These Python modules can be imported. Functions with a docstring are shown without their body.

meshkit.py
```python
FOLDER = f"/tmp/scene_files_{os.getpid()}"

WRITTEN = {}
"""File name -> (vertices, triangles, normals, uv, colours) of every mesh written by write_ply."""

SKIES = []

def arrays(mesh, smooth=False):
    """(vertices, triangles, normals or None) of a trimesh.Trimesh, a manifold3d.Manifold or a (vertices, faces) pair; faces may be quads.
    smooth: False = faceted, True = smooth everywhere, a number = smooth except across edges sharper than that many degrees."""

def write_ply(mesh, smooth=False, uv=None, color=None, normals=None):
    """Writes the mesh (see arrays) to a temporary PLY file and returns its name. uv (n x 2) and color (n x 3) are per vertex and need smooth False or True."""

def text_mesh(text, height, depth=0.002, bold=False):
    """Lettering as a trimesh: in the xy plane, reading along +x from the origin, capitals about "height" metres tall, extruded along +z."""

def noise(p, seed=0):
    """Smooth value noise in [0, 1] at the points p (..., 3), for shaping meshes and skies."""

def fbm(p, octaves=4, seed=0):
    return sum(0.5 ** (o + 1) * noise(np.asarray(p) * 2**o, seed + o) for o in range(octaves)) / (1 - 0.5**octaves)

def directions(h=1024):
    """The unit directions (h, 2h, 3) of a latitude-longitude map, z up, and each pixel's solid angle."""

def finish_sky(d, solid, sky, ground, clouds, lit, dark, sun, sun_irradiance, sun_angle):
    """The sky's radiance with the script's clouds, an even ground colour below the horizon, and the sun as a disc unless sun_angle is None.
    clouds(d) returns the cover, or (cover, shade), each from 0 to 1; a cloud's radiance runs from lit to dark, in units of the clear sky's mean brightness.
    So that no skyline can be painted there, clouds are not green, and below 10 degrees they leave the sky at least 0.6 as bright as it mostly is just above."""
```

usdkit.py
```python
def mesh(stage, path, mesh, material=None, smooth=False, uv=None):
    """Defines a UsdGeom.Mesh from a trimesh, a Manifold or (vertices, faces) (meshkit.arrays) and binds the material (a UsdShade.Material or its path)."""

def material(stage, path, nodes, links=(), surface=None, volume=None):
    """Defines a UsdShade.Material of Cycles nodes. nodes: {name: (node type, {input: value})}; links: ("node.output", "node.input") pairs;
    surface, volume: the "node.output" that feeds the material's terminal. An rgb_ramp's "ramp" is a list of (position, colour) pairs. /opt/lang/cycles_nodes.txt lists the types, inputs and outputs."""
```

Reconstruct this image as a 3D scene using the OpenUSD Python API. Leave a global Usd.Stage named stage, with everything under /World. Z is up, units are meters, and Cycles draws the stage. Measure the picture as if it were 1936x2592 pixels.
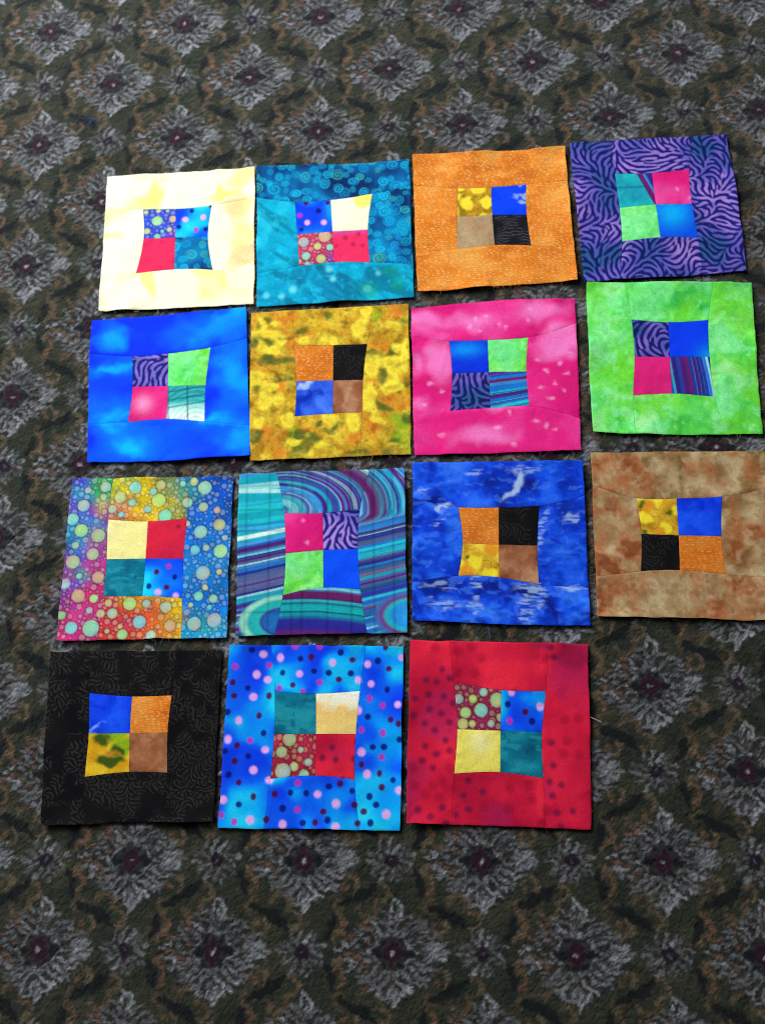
import math, random
import numpy as np
import usdkit
from meshkit import noise, fbm
from scipy import ndimage
from scipy.interpolate import CubicSpline
from pxr import Usd, UsdGeom, UsdLux, UsdShade, Gf, Sdf, Vt

random.seed(7)
stage = Usd.Stage.CreateInMemory()
UsdGeom.SetStageUpAxis(stage, UsdGeom.Tokens.z)
UsdGeom.SetStageMetersPerUnit(stage, 1.0)
UsdGeom.Xform.Define(stage, '/World')
MM = 0.001

# ------------------------------------------------------------------ camera
EXPOSURE = 0.0
cam = UsdGeom.Camera.Define(stage, '/World/camera')
R = np.array([0.997112142, -0.000820787, -0.0759388123])
U = np.array([0.0217478, 0.96114951, 0.27517023])
FW = np.array([-0.0727627, 0.27602708, -0.9583917])
EYE = np.array([0.0459556, -0.33327205, 0.96272272])
cam.AddTransformOp().Set(Gf.Matrix4d(*R, 0, *U, 0, *(-FW), 0, *EYE, 1))
cam.CreateHorizontalApertureAttr(36.0)
cam.CreateVerticalApertureAttr(36.0 * 1024 / 764)
cam.CreateFocalLengthAttr(36.0 * 1.33490967)
cam.CreateClippingRangeAttr(Gf.Vec2f(0.01, 100))
cam.CreateFStopAttr(7.0)
cam.CreateFocusDistanceAttr(0.93)
cam.CreateExposureAttr(EXPOSURE)


# ------------------------------------------------------------------ light: a window up and to the left, and the pale ceiling it lights
def rect_light(name, pos, target, w, h, watts, color):
    l = UsdLux.RectLight.Define(stage, '/World/' + name)
    pos, target = np.array(pos, float), np.array(target, float)
    z = pos - target; z /= np.linalg.norm(z)
    x = np.cross([0, 0, 1.0] if abs(z[2]) < 0.99 else [0, 1.0, 0], z); x /= np.linalg.norm(x)
    y = np.cross(z, x)
    l.AddTransformOp().Set(Gf.Matrix4d(*x, 0, *y, 0, *z, 0, *pos, 1))
    l.CreateWidthAttr(w); l.CreateHeightAttr(h)
    l.CreateIntensityAttr(watts); l.CreateColorAttr(Gf.Vec3f(*color))
    return l


rect_light('window_light', (-1.25, 1.55, 1.25), (-0.1, 0.1, 0.0), 1.1, 1.3, 21.5, (0.90, 0.97, 1.0))
rect_light('ceiling_light', (-0.9, 1.1, 2.4), (-0.3, 0.3, 0.0), 2.6, 2.6, 1.15, (0.95, 0.98, 1.0))


# ------------------------------------------------------------------ helpers
def srgb(r, g, b):
    c = np.array([r, g, b]) / 255.0
    return np.where(c <= 0.04045, c / 12.92, ((c + 0.055) / 1.055) ** 2.4)


def sm(a, b, x):
    t = np.clip((x - a) / (b - a), 0, 1)
    return t * t * (3 - 2 * t)


def lerp(a, b, t):
    return a + (b - a) * np.asarray(t)[..., None]


def n2(P, scale, seed=0, octv=3, sx=1.0, sy=1.0):
    """fbm in the plane with features about "scale" mm across, spread to 0..1"""
    q = np.c_[P[:, 0] / (scale * sx), P[:, 1] / (scale * sy), np.full(len(P), seed * 7.31 + 0.5)]
    return np.clip((fbm(q, octv, seed) - 0.5) * 1.7 + 0.5, 0, 1)


def warp(P, amp, scale, seed):
    return P + amp * np.c_[n2(P, scale, seed, 2) - 0.5, n2(P, scale, seed + 50, 2) - 0.5] * 2


def ramp(t, stops):
    x = [s[0] for s in stops]
    c = np.array([s[1] for s in stops])
    return np.stack([np.interp(t, x, c[:, k]) for k in range(3)], 1)


def put(C, P, items, color, soft=0.8, amount=1.0):
    """prints ellipses (u, v, ru, rv, angle) or discs (u, v, r) on the colours C"""
    for it in items:
        u, v, ru = it[:3]
        rv = it[3] if len(it) > 3 else ru
        a = math.radians(it[4]) if len(it) > 4 else 0.0
        m = max(ru, rv) + 2 * soft
        k = np.nonzero((abs(P[:, 0] - u) < m) & (abs(P[:, 1] - v) < m))[0]
        if not len(k):
            continue
        x, y = P[k, 0] - u, P[k, 1] - v
        x, y = x * math.cos(a) + y * math.sin(a), -x * math.sin(a) + y * math.cos(a)
        d = (np.sqrt((x / ru) ** 2 + (y / rv) ** 2) - 1) * min(ru, rv)
        w = (1 - sm(-soft, soft, d)) * amount
        C[k] = lerp(C[k], color, w)
    return C


def scatter(rng, lo, hi, dist, tries=4000, box=165):
    out = []
    for _ in range(tries):
        r = rng.uniform(lo, hi)
        p = (rng.uniform(-5, box + 5), rng.uniform(-5, box + 5))
        if all((p[0] - q[0]) ** 2 + (p[1] - q[1]) ** 2 > (dist * (r + q[2])) ** 2 for q in out):
            out.append((*p, r))
    return out


# shapes measured on the cloth (mm): each block's outline, centre patches and seam ends; places of the printed dots, bubbles and petals
BLOCKS = {
    1: ('H', [(-333.1,338.6),(-256.9,339.7),(-167.3,341.1),(-165.2,256.4),(-163.0,175.5),(-241.1,173.4),(-330.4,173.8),(-332.0,264.2)],
        [(-290.0,295.5),(-253.3,294.2),(-213.4,296.4),(-286.8,258.4),(-252.1,258.6),(-216.1,258.2),(-292.8,217.0),(-250.8,219.6),(-208.7,217.2)],
        [(-331.3,296.6),(-166.8,304.7),(-331.7,217.1),(-163.8,209.3)]),
    2: ('H', [(-164.9,341.7),(-80.9,341.0),(2.5,342.8),(4.3,258.0),(6.2,176.1),(-75.6,173.6),(-159.8,172.3),(-162.5,258.5)],
        [(-122.0,296.3),(-83.0,296.3),(-37.7,301.7),(-118.4,255.9),(-80.4,257.4),(-42.5,258.4),(-115.4,217.7),(-78.3,220.5),(-40.3,219.0)],
        [(-163.7,303.1),(3.1,309.6),(-161.1,211.4),(5.8,214.8)]),
    3: ('H', [(5.9,348.1),(89.4,348.1),(170.4,348.6),(172.6,268.8),(175.1,188.4),(93.6,185.0),(9.7,182.0),(7.5,266.3)],
        [(54.5,304.2),(89.9,303.2),(127.4,305.2),(53.1,269.4),(90.1,269.4),(126.4,268.4),(51.8,230.5),(91.7,233.8),(129.5,231.3)],
        [(6.5,310.1),(170.4,307.0),(8.7,227.8),(175.6,226.1)]),
    4: ('V', [(175.5,353.4),(259.5,354.0),(342.0,355.7),(344.8,275.4),(346.8,192.2),(265.8,188.3),(182.0,187.0),(178.7,272.9)],
        [(221.2,313.0),(260.0,311.6),(299.3,315.1),(223.6,271.6),(261.3,273.5),(298.4,273.0),(223.6,231.6),(263.0,234.7),(301.3,232.3)],
        [(220.1,353.8),(218.5,187.8),(305.7,354.9),(302.8,190.2)]),
    5: ('H', [(-336.7,162.4),(-253.3,166.8),(-171.4,172.0),(-165.5,86.2),(-160.5,5.9),(-241.7,2.6),(-329.0,3.2),(-333.9,80.2)],
        [(-289.8,119.5),(-251.8,121.2),(-206.8,126.6),(-287.4,85.2),(-249.7,84.4),(-210.0,84.2),(-289.5,46.4),(-249.1,47.9),(-209.4,44.0)],
        [(-335.6,123.5),(-168.8,136.2),(-331.7,44.7),(-162.3,39.0)]),
    6: ('V', [(-165.1,165.1),(-85.0,167.3),(0.3,168.0),(1.2,86.3),(1.5,3.1),(-77.5,1.7),(-160.4,0.4),(-163.8,80.4)],
        [(-118.9,125.6),(-77.7,124.7),(-42.7,124.6),(-115.8,85.1),(-77.7,85.3),(-46.8,84.7),(-116.5,46.7),(-77.5,48.8),(-47.6,49.0)],
        [(-120.9,166.6),(-124.8,1.0),(-36.3,167.7),(-49.5,2.3)]),
    7: ('H', [(3.1,163.1),(88.6,169.1),(171.8,168.0),(170.8,86.5),(169.5,2.6),(87.7,2.1),(5.0,2.1),(4.2,82.7)],
        [(41.8,125.2),(81.0,124.5),(122.1,125.9),(44.0,88.5),(81.3,88.9),(118.9,88.3),(41.4,47.7),(81.7,50.0),(120.6,50.6)],
        [(3.8,132.2),(171.5,139.8),(4.7,39.7),(170.7,36.3)]),
    8: ('V', [(184.5,186.0),(294.5,181.4),(350.1,177.8),(347.0,94.5),(344.9,14.5),(264.0,16.2),(181.8,21.6),(182.5,102.7)],
        [(227.3,142.0),(263.9,137.7),(303.8,138.5),(227.7,100.7),(262.4,99.4),(301.4,98.0),(223.4,59.0),(261.5,59.6),(302.8,54.6)],
        [(225.1,184.3),(223.2,17.9),(312.3,180.4),(309.7,15.1)]),
    9: ('V', [(-343.0,-14.3),(-260.3,-15.0),(-177.3,-15.5),(-177.4,-98.4),(-177.2,-178.9),(-259.8,-179.5),(-343.9,-179.3),(-344.0,-97.5)],
        [(-302.6,-58.0),(-261.9,-60.7),(-222.4,-58.6),(-301.3,-98.8),(-261.7,-99.1),(-223.6,-99.8),(-301.6,-136.7),(-262.6,-136.7),(-222.5,-139.5)],
        [(-300.1,-14.7),(-304.0,-179.4),(-219.6,-15.1),(-221.9,-178.9)]),
    10: ('V', [(-170.9,-13.8),(-90.7,-12.4),(-5.3,-11.4),(-4.3,-91.4),(-3.3,-176.2),(-84.7,-176.2),(-168.5,-177.0),(-170.1,-93.8)],
        [(-124.7,-55.2),(-86.0,-56.4),(-49.2,-52.3),(-122.0,-96.5),(-85.1,-93.8),(-51.2,-93.3),(-123.7,-137.9),(-84.3,-131.1),(-48.3,-133.6)],
        [(-132.7,-13.2),(-130.8,-176.8),(-39.9,-12.0),(-41.8,-176.1)]),
    11: ('H', [(3.3,-5.6),(86.7,-6.9),(170.2,-7.7),(169.5,-89.5),(168.4,-171.8),(85.7,-169.6),(1.2,-164.0),(2.1,-86.1)],
        [(47.3,-53.1),(86.7,-54.3),(126.0,-53.4),(50.7,-89.7),(85.5,-91.7),(122.2,-93.5),(45.8,-121.7),(85.1,-124.1),(122.2,-131.0)],
        [(2.7,-42.7),(170.3,-44.4),(1.7,-127.4),(169.4,-135.6)]),
    12: ('H', [(178.2,-0.0),(261.2,-1.5),(345.3,-3.5),(341.7,-88.3),(337.8,-169.7),(244.2,-165.5),(174.4,-162.7),(177.1,-62.0)],
        [(219.1,-47.8),(257.2,-49.3),(300.3,-48.4),(221.3,-83.8),(256.3,-86.0),(296.2,-87.6),(218.2,-120.5),(254.7,-119.8),(296.4,-124.5)],
        [(177.6,-33.8),(343.7,-41.2),(175.2,-125.0),(340.0,-128.9)]),
    13: ('V', [(-350.1,-189.9),(-268.4,-189.7),(-181.1,-190.8),(-181.8,-268.7),(-182.2,-347.6),(-260.9,-349.2),(-343.3,-351.6),(-347.4,-273.3)],
        [(-308.0,-230.1),(-266.0,-233.7),(-227.7,-232.9),(-305.8,-268.0),(-265.9,-268.0),(-229.7,-267.9),(-306.4,-307.8),(-264.1,-303.5),(-228.0,-304.2)],
        [(-309.7,-189.8),(-306.0,-350.5),(-224.9,-190.2),(-228.4,-348.3)]),
    14: ('V', [(-173.9,-186.0),(-90.2,-187.0),(-7.2,-189.1),(-9.2,-273.4),(-11.7,-355.7),(-95.6,-354.8),(-178.0,-353.5),(-175.7,-270.4)],
        [(-129.0,-230.6),(-89.8,-232.6),(-48.4,-230.3),(-128.5,-269.6),(-89.2,-269.9),(-52.0,-270.1),(-130.9,-310.2),(-89.2,-307.4),(-52.8,-311.0)],
        [(-133.5,-186.5),(-135.8,-354.2),(-42.9,-188.0),(-48.4,-355.3)]),
    15: ('V', [(-1.0,-183.0),(84.4,-185.6),(165.2,-188.8),(162.1,-268.8),(158.4,-354.5),(79.0,-351.9),(-5.8,-349.3),(-3.5,-267.8)],
        [(39.3,-223.1),(83.2,-230.8),(124.1,-232.3),(41.9,-266.2),(81.5,-267.8),(119.1,-269.1),(38.2,-305.9),(80.0,-304.9),(118.4,-310.2)],
        [(36.6,-184.3),(35.1,-350.5),(127.3,-187.5),(118.2,-353.2)]),
}
PATCH_DOTS_1 = ([(89.4,59.9),(109.2,58.4)], [(101.4,73.3)], [(117.9,44.8)], [(112.5,73.0),(82.8,68.8),(96.5,49.7)])
PATCH_DOTS_2 = ([(53.6,70.5),(71.3,71.3)], [(45.6,61.3)], [(75.6,48.0),(52.4,46.6)], [(65.8,57.1),(47.3,78.2)])
PATCH_DOTS_9 = ([(95.4,118.9),(113.1,123.1)], [(104.3,93.1)], [(92.6,98.5),(103.4,114.1)], [(110.9,103.9),(85.9,112.7)])
PATCH_DOTS_15 = ([(94.5,45.8),(120.6,58.4)], [(92.8,72.0)], [(107.0,63.5)], [(91.1,56.9),(113.2,71.7)])
GOLD_YELLOW = [(11.5,12.9,3.3,9.8,-25.0),(17.0,24.9,18.5,4.9,8.0),(11.7,38.5,5.4,9.8,0.0),(26.9,39.3,6.5,14.1,50.0),(56.1,33.9,6.5,4.9,0.0),(75.5,36.1,4.3,8.6,25.0),(86.3,35.6,4.3,7.5,-15.0),(114.3,22.1,6.4,12.9,35.0),(122.0,5.1,6.5,6.5,0.0),(125.7,66.4,7.5,12.8,0.0),(143.8,62.7,17.0,5.3,-5.0),(148.0,72.1,6.4,15.9,-30.0),(159.8,59.0,4.2,18.1,0.0),(145.6,91.2,11.6,6.4,-10.0),(123.7,100.4,6.4,15.9,0.0),(124.1,113.9,6.4,6.4,0.0),(14.1,100.7,8.6,9.7,0.0),(6.4,71.7,7.6,5.4,0.0),(20.5,86.2,7.6,5.4,0.0),(29.2,100.3,7.5,6.5,0.0),(38.9,122.3,7.5,8.6,40.0),(7.8,124.2,6.5,7.5,0.0),(107.0,127.8,7.4,11.7,0.0),(68.7,149.0,9.6,3.0,10.0),(45.3,147.4,6.4,3.7,0.0),(58.1,140.1,4.8,2.7,0.0),(53.8,159.0,9.6,2.3,0.0),(83.7,124.4,8.5,6.4,20.0),(152.5,49.5,4.3,4.3,0.0),(132.4,127.8,9.5,3.7,25.0),(88.8,158.3,6.3,3.7,30.0),(7.6,80.9,8.7,4.3,0.0),(25.7,13.7,4.9,2.7,0.0),(146.5,22.7,9.6,4.3,10.0)]
GOLD_GREEN = [(17.5,10.9,3.8,3.1,0.0),(7.2,16.2,2.7,2.7,0.0),(14.9,30.6,12.0,3.0,25.0),(19.3,35.4,4.4,3.8,0.0),(37.7,30.1,6.5,2.0,-15.0),(2.4,34.5,5.5,6.5,0.0),(29.1,55.6,17.3,4.3,5.0),(15.0,54.9,6.5,5.4,0.0),(29.1,76.3,3.2,2.7,0.0),(38.8,75.6,2.7,2.2,0.0),(7.6,86.7,3.2,2.2,0.0),(24.9,91.0,1.9,1.5,0.0),(137.8,77.2,4.3,9.6,-10.0),(147.2,52.6,3.7,4.3,0.0),(146.6,91.3,3.7,1.7,0.0),(131.6,105.3,5.3,2.6,45.0),(140.0,113.6,8.5,4.2,10.0),(161.5,87.5,4.2,2.6,0.0),(70.9,128.3,3.2,3.7,0.0),(87.9,132.5,4.2,6.4,40.0),(78.3,136.5,4.3,2.7,0.0),(57.0,141.2,14.9,6.4,15.0),(53.8,153.4,13.8,6.4,-30.0),(5.7,138.8,7.5,6.4,0.0),(80.0,7.4,5.4,4.9,0.0),(101.5,16.7,2.7,2.2,0.0),(98.2,22.3,1.9,1.5,0.0),(111.0,161.5,13.7,2.6,-5.0),(141.5,160.6,6.3,3.7,0.0),(159.4,18.8,5.3,3.2,0.0),(161.9,127.0,4.2,6.3,0.0),(146.9,149.7,6.3,3.2,0.0),(101.6,1.6,3.2,1.5,0.0),(54.0,22.2,6.5,2.7,-10.0),(125.8,52.6,6.4,2.1,0.0)]
GOLD_LIME = [(133.8,6.9,6.4,11.8,15.0),(44.3,133.8,4.3,9.6,0.0),(92.2,124.8,7.4,3.2,-40.0),(155.4,141.2,10.5,14.7,0.0),(153.5,125.5,10.5,7.4,0.0),(161.5,157.1,6.3,6.3,0.0),(44.3,148.5,7.5,6.4,0.0),(119.4,50.0,2.1,1.1,0.0)]
GOLD_ORANGE = [(3.9,9.0,5.5,10.9,0.0),(34.4,7.2,13.1,9.8,0.0),(41.0,36.6,5.4,13.0,0.0),(149.9,9.0,13.9,8.6,0.0),(140.1,21.2,7.5,6.4,0.0),(53.9,31.5,13.0,6.5,0.0),(128.7,84.7,8.5,4.3,0.0),(143.3,103.6,15.9,5.3,10.0),(21.8,136.2,18.2,8.6,0.0),(119.7,135.1,15.8,12.7,0.0),(31.3,85.6,6.5,5.4,0.0),(36.6,22.5,7.6,7.6,0.0),(133.4,45.0,9.6,6.4,0.0),(158.0,109.9,6.3,8.4,0.0),(31.5,154.6,6.4,9.6,30.0),(111.1,145.9,12.7,5.3,0.0),(57.1,134.4,6.4,4.3,0.0),(159.5,79.5,5.3,4.2,0.0)]
DOT_PINK = [(32.7,8.3),(49.0,11.3),(98.6,15.8),(131.7,17.0),(163.7,10.5),(27.4,27.2),(37.9,31.9),(67.8,26.3),(123.1,31.7),(135.4,35.1),(25.5,48.0),(13.1,69.7),(160.9,54.0),(124.4,59.5),(4.0,86.7),(39.2,95.8),(128.3,96.8),(29.4,113.9),(134.1,116.3),(44.5,122.7),(3.1,140.4),(89.5,134.5),(106.7,142.5),(29.0,157.6),(58.9,161.1),(152.5,151.1),(107.0,162.5),(163.6,130.1)]
DOT_MAROON = [(78.4,10.5),(117.2,12.9),(148.1,1.2),(151.7,21.0),(62.0,36.7),(7.4,47.1),(105.1,31.2),(40.2,46.8),(5.5,34.7),(31.8,65.0),(154.5,67.7),(12.8,92.0),(11.6,106.1),(16.6,125.0),(50.3,134.8),(30.8,137.3),(43.9,157.0),(88.5,158.9),(126.7,159.2),(109.7,124.9),(147.8,127.7),(123.3,143.3),(132.0,149.0),(95.3,149.5),(128.7,107.8),(145.4,115.5),(161.9,71.3)]
DOT_NAVY = [(21.8,4.5),(68.2,12.2),(105.9,6.1),(141.2,13.8),(51.8,25.3),(81.5,23.7),(116.1,25.5),(95.4,25.2),(19.7,39.8),(150.7,40.3),(2.0,62.0),(133.2,65.1),(36.9,80.7),(23.9,101.6),(138.6,92.3),(99.5,127.5),(120.8,131.2),(136.8,135.9),(17.8,144.3),(58.2,147.1),(77.3,159.5),(99.6,156.8),(138.4,158.6),(157.9,121.3),(64.7,133.3),(79.2,133.7),(6.8,118.2),(143.1,143.0),(2.2,97.2),(148.9,92.0),(163.3,85.4)]
DOT_MAGENTA = [(6.7,20.0),(87.3,34.0),(49.4,39.5),(134.2,48.5),(146.5,54.8),(24.7,87.5),(147.6,79.5),(147.1,101.0),(71.1,124.7),(71.6,147.9),(14.7,159.4),(2.5,153.7),(127.7,77.1),(71.8,43.1),(62.3,0.7),(85.8,0.5),(38.7,18.7)]
RED_DOTS = [(30.4,26.7),(37.7,34.7),(15.8,36.6),(25.6,38.1),(5.7,53.9),(18.1,49.8),(32.1,51.1),(19.1,63.2),(30.1,66.8),(4.9,69.2),(15.0,76.3),(37.8,74.6),(24.3,81.9),(34.4,90.8),(15.7,96.6),(38.5,99.9),(26.4,103.5),(13.4,109.4),(23.2,115.8),(40.6,57.3),(130.6,90.6),(132.1,110.4),(128.6,124.7),(139.2,127.1),(131.3,137.1),(55.7,126.3),(51.4,139.0),(68.7,135.2),(32.4,150.1),(21.8,158.4),(44.8,156.5),(56.0,151.3),(135.1,151.5),(149.2,149.5),(130.1,4.6),(133.8,13.4),(36.5,163.8),(138.3,163.7),(10.5,152.8)]
RED_FAINT = [(24.0,7.0),(45.5,10.5),(57.0,5.7),(66.3,15.2),(45.1,28.9),(61.2,29.6),(143.1,69.8),(155.0,67.8),(144.6,88.0),(155.7,100.4),(141.2,100.2),(16.4,139.0),(29.4,141.3),(5.2,116.8),(38.7,115.3),(93.4,131.7),(110.2,129.0),(91.7,150.2),(112.9,140.9),(126.2,150.2),(121.7,161.6),(23.1,131.1),(7.2,131.6),(32.1,127.0),(70.5,148.7)]
BUBBLES = [(65.7,10.6,6.3),(136.7,12.0,7.2),(35.1,9.4,5.7),(50.7,20.7,6.1),(90.2,24.4,7.2),(63.4,26.3,4.0),(43.7,32.9,4.5),(97.9,40.8,6.7),(119.5,27.3,5.4),(136.1,32.2,4.9),(150.1,35.9,3.6),(153.0,51.0,6.2),(134.5,58.2,6.7),(120.7,49.2,3.1),(155.3,78.3,7.1),(129.9,76.7,4.9),(140.8,74.6,3.5),(138.7,100.3,7.2),(159.1,64.7,3.1),(155.1,99.5,3.1),(135.5,123.5,4.8),(150.4,126.3,4.3),(128.3,132.1,2.6),(141.6,114.8,3.1),(132.5,150.6,6.9),(152.2,147.6,7.3),(146.9,134.6,2.6),(14.2,28.9,6.3),(4.3,43.0,6.3),(14.2,54.9,6.7),(31.4,60.2,7.1),(9.3,70.1,3.8),(27.4,79.4,6.2),(8.2,87.0,7.1),(2.5,109.2,5.7),(16.0,101.6,3.1),(34.8,103.0,6.1),(16.7,121.5,6.6),(32.2,124.4,4.4),(28.8,135.9,3.5),(2.1,140.9,4.3),(12.5,153.0,6.1),(31.8,153.7,8.2),(47.1,129.0,3.9),(68.1,130.0,6.5),(84.8,130.3,4.3),(103.9,133.9,5.6),(51.9,139.5,5.2),(78.9,148.2,6.5),(108.9,152.3,5.6),(63.1,160.2,5.2),(91.2,161.7,5.2),(40.3,139.4,4.3),(47.8,156.7,2.6),(60.4,152.2,2.6),(91.4,8.1,5.0),(84.0,15.0,3.6),(79.6,33.5,3.6),(53.1,38.8,3.1),(33.7,19.9,3.6),(113.9,7.3,3.2),(125.1,5.2,4.5),(17.4,12.6,3.6)]
BUB_1 = [(58.7,59.8,6.1),(75.8,58.4,4.4),(48.1,72.2,3.9),(72.4,71.2,3.1),(64.7,73.0,2.2),(59.5,79.7,3.9),(45.9,48.4,2.8),(59.3,47.3,2.8),(69.8,48.0,2.2)]
BUB_2 = [(49.4,93.2,5.9),(71.9,88.1,7.0),(64.3,99.5,4.3),(77.6,101.5,4.1),(51.9,110.0,4.8),(67.8,114.5,5.3),(44.4,116.0,3.2),(53.4,119.5,3.0)]
BUB_14 = [(61.3,86.1,6.3),(54.6,97.6,5.2),(80.0,106.4,3.7),(66.7,110.5,4.2),(56.5,114.6,7.3),(76.3,117.3,4.6),(72.2,95.4,2.9)]
BUB_15 = [(66.6,62.9,6.3),(81.4,53.5,6.8),(52.4,65.5,5.1),(59.1,52.9,4.0),(45.9,53.2,4.6),(50.2,75.6,5.1),(68.8,46.5,4.0),(84.8,69.1,4.0),(58.7,75.4,3.4),(75.8,74.9,3.4)]



# ------------------------------------------------------------------ printed fabrics: colour of the cloth at points P (mm, from the block's top left corner, v down)
def f_cream(P, rng, piece, tone=None):
    s = rng.integers(100)
    n, m = n2(P, 38, s), n2(P, 55, s + 3)
    C = lerp(np.tile(srgb(252, 243, 204), (len(P), 1)), srgb(249, 232, 150), sm(.5, .8, n))
    if tone == 'yellow':
        C = lerp(np.tile(srgb(240, 224, 100), (len(P), 1)), srgb(248, 238, 180), 0.9 * np.exp(-((P[:, 0] - 66) ** 2 + (P[:, 1] - 92) ** 2) / 90))
        return lerp(C, srgb(225, 205, 85), .6 * n2(P, 12, s))
    if tone == 'peach':
        return ramp(np.clip((P[:, 1] - 40) / 32 + (n2(P, 12, s) - .5) * .6, 0, 1), [(0, srgb(252, 240, 225)), (.35, srgb(250, 232, 190)), (.6, srgb(240, 190, 110)), (1, srgb(240, 205, 120))])
    if tone == 'pale':
        return lerp(np.tile(srgb(246, 228, 140), (len(P), 1)), srgb(248, 232, 165), n)
    if tone == 'corner':
        return put(np.tile(srgb(252, 242, 205), (len(P), 1)), warp(P, 4, 14, s), [(118, 41, 15, 13)], srgb(246, 222, 110), 2.5)
    W = warp(P, 7, 18, s)
    C = put(C, W, [(52, 28, 7, 20), (57, 136, 6, 18, -10), (10, 76, 7, 3), (132, 30, 6, 9), (134, 34, 20, 5, -8)], srgb(246, 234, 120), 3, .8)
    C = put(C, W, [(146, 43, 20, 7, -22), (146, 50, 10, 9, -60), (154, 105, 16, 8, -58), (150, 116, 16, 6, -25), (62, 6, 3, 3.5), (72, 5, 3, 1.2)], srgb(243, 205, 145), 3, .8)
    return C


def f_teal(P, rng, piece, dark=None):
    s = rng.integers(100)
    dark = (piece in ('top', 'right')) if dark is None else dark
    if dark:
        C = ramp(n2(P, 26, s), [(.15, srgb(5, 40, 92)), (.45, srgb(2, 80, 140)), (.75, srgb(0, 126, 178)), (1, srgb(14, 158, 194))])
        sp = scatter(rng, 3.6, 8.5, .72, 1400)
        for u, v, r in sp:
            k = np.nonzero((abs(P[:, 0] - u) < r * 1.2) & (abs(P[:, 1] - v) < r * 1.2))[0]
            if not len(k):
                continue
            asp = rng.uniform(.75, 1.1)
            x, y = (P[k, 0] - u), (P[k, 1] - v) / asp
            d, th = np.hypot(x, y), np.arctan2(y, x)
            ph = d / (r / rng.uniform(1.7, 2.3)) - th / (2 * np.pi) * rng.choice([-1, 1]) + rng.random()
            line = sm(.4, .95, 1 - abs((ph % 1) - .5) * 2) * sm(0, .1, 1 - d / r)
            tint = srgb(*[(30, 190, 225), (20, 165, 215), (60, 190, 180), (70, 170, 120)][rng.choice(4, p=[.45, .35, .15, .05])])
            C[k] = lerp(C[k], tint * 1.15, (line * .55 + .22 * sm(1, .8, d / r)) * rng.uniform(.5, 1))
    else:
        C = ramp(n2(warp(P, 8, 20, s), 30, s, 4), [(.1, srgb(0, 108, 146)), (.4, srgb(0, 142, 182)), (.7, srgb(8, 172, 206)), (1, srgb(48, 198, 220))])
        st = n2(np.c_[P[:, 0] * .8 + P[:, 1] * .6, -P[:, 0] * .6 + P[:, 1] * .8], 9, s + 5, 3, 3.5, 1)
        C = lerp(C, srgb(0, 105, 135), .7 * sm(.52, .8, st))
        C = lerp(C, srgb(40, 205, 230), .35 * sm(.55, .8, n2(P, 5, s + 7)))
        C = put(C, P, [(38, 148, 4), (10, 153, 3), (76, 127, 3.5), (80, 139, 3), (26, 155, 3), (128, 135, 2.5), (116, 152, 4)], srgb(110, 222, 235), 2.5, .75)
        C = put(C, warp(P, 4, 12, s), [(118, 154, 10, 6), (150, 148, 6, 9), (140, 135, 9, 4)], srgb(20, 150, 110), 4, .55)
    return C


def f_tealdark(P, rng, piece, lift=1.0):
    s = rng.integers(100)
    C = ramp(n2(P, 16, s, 4, 1.6, 1), [(.15, srgb(8, 78, 105)), (.5, srgb(10, 112, 138)), (.85, srgb(30, 140, 158))])
    l = n2(P, 4.5, s + 9, 2, 2.2, .8)
    C = lerp(C, srgb(40, 150, 165), .5 * sm(.62, .8, l))
    return lerp(C, srgb(5, 60, 80), .45 * sm(.65, .8, n2(P, 8, s + 2))) * lift


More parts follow.
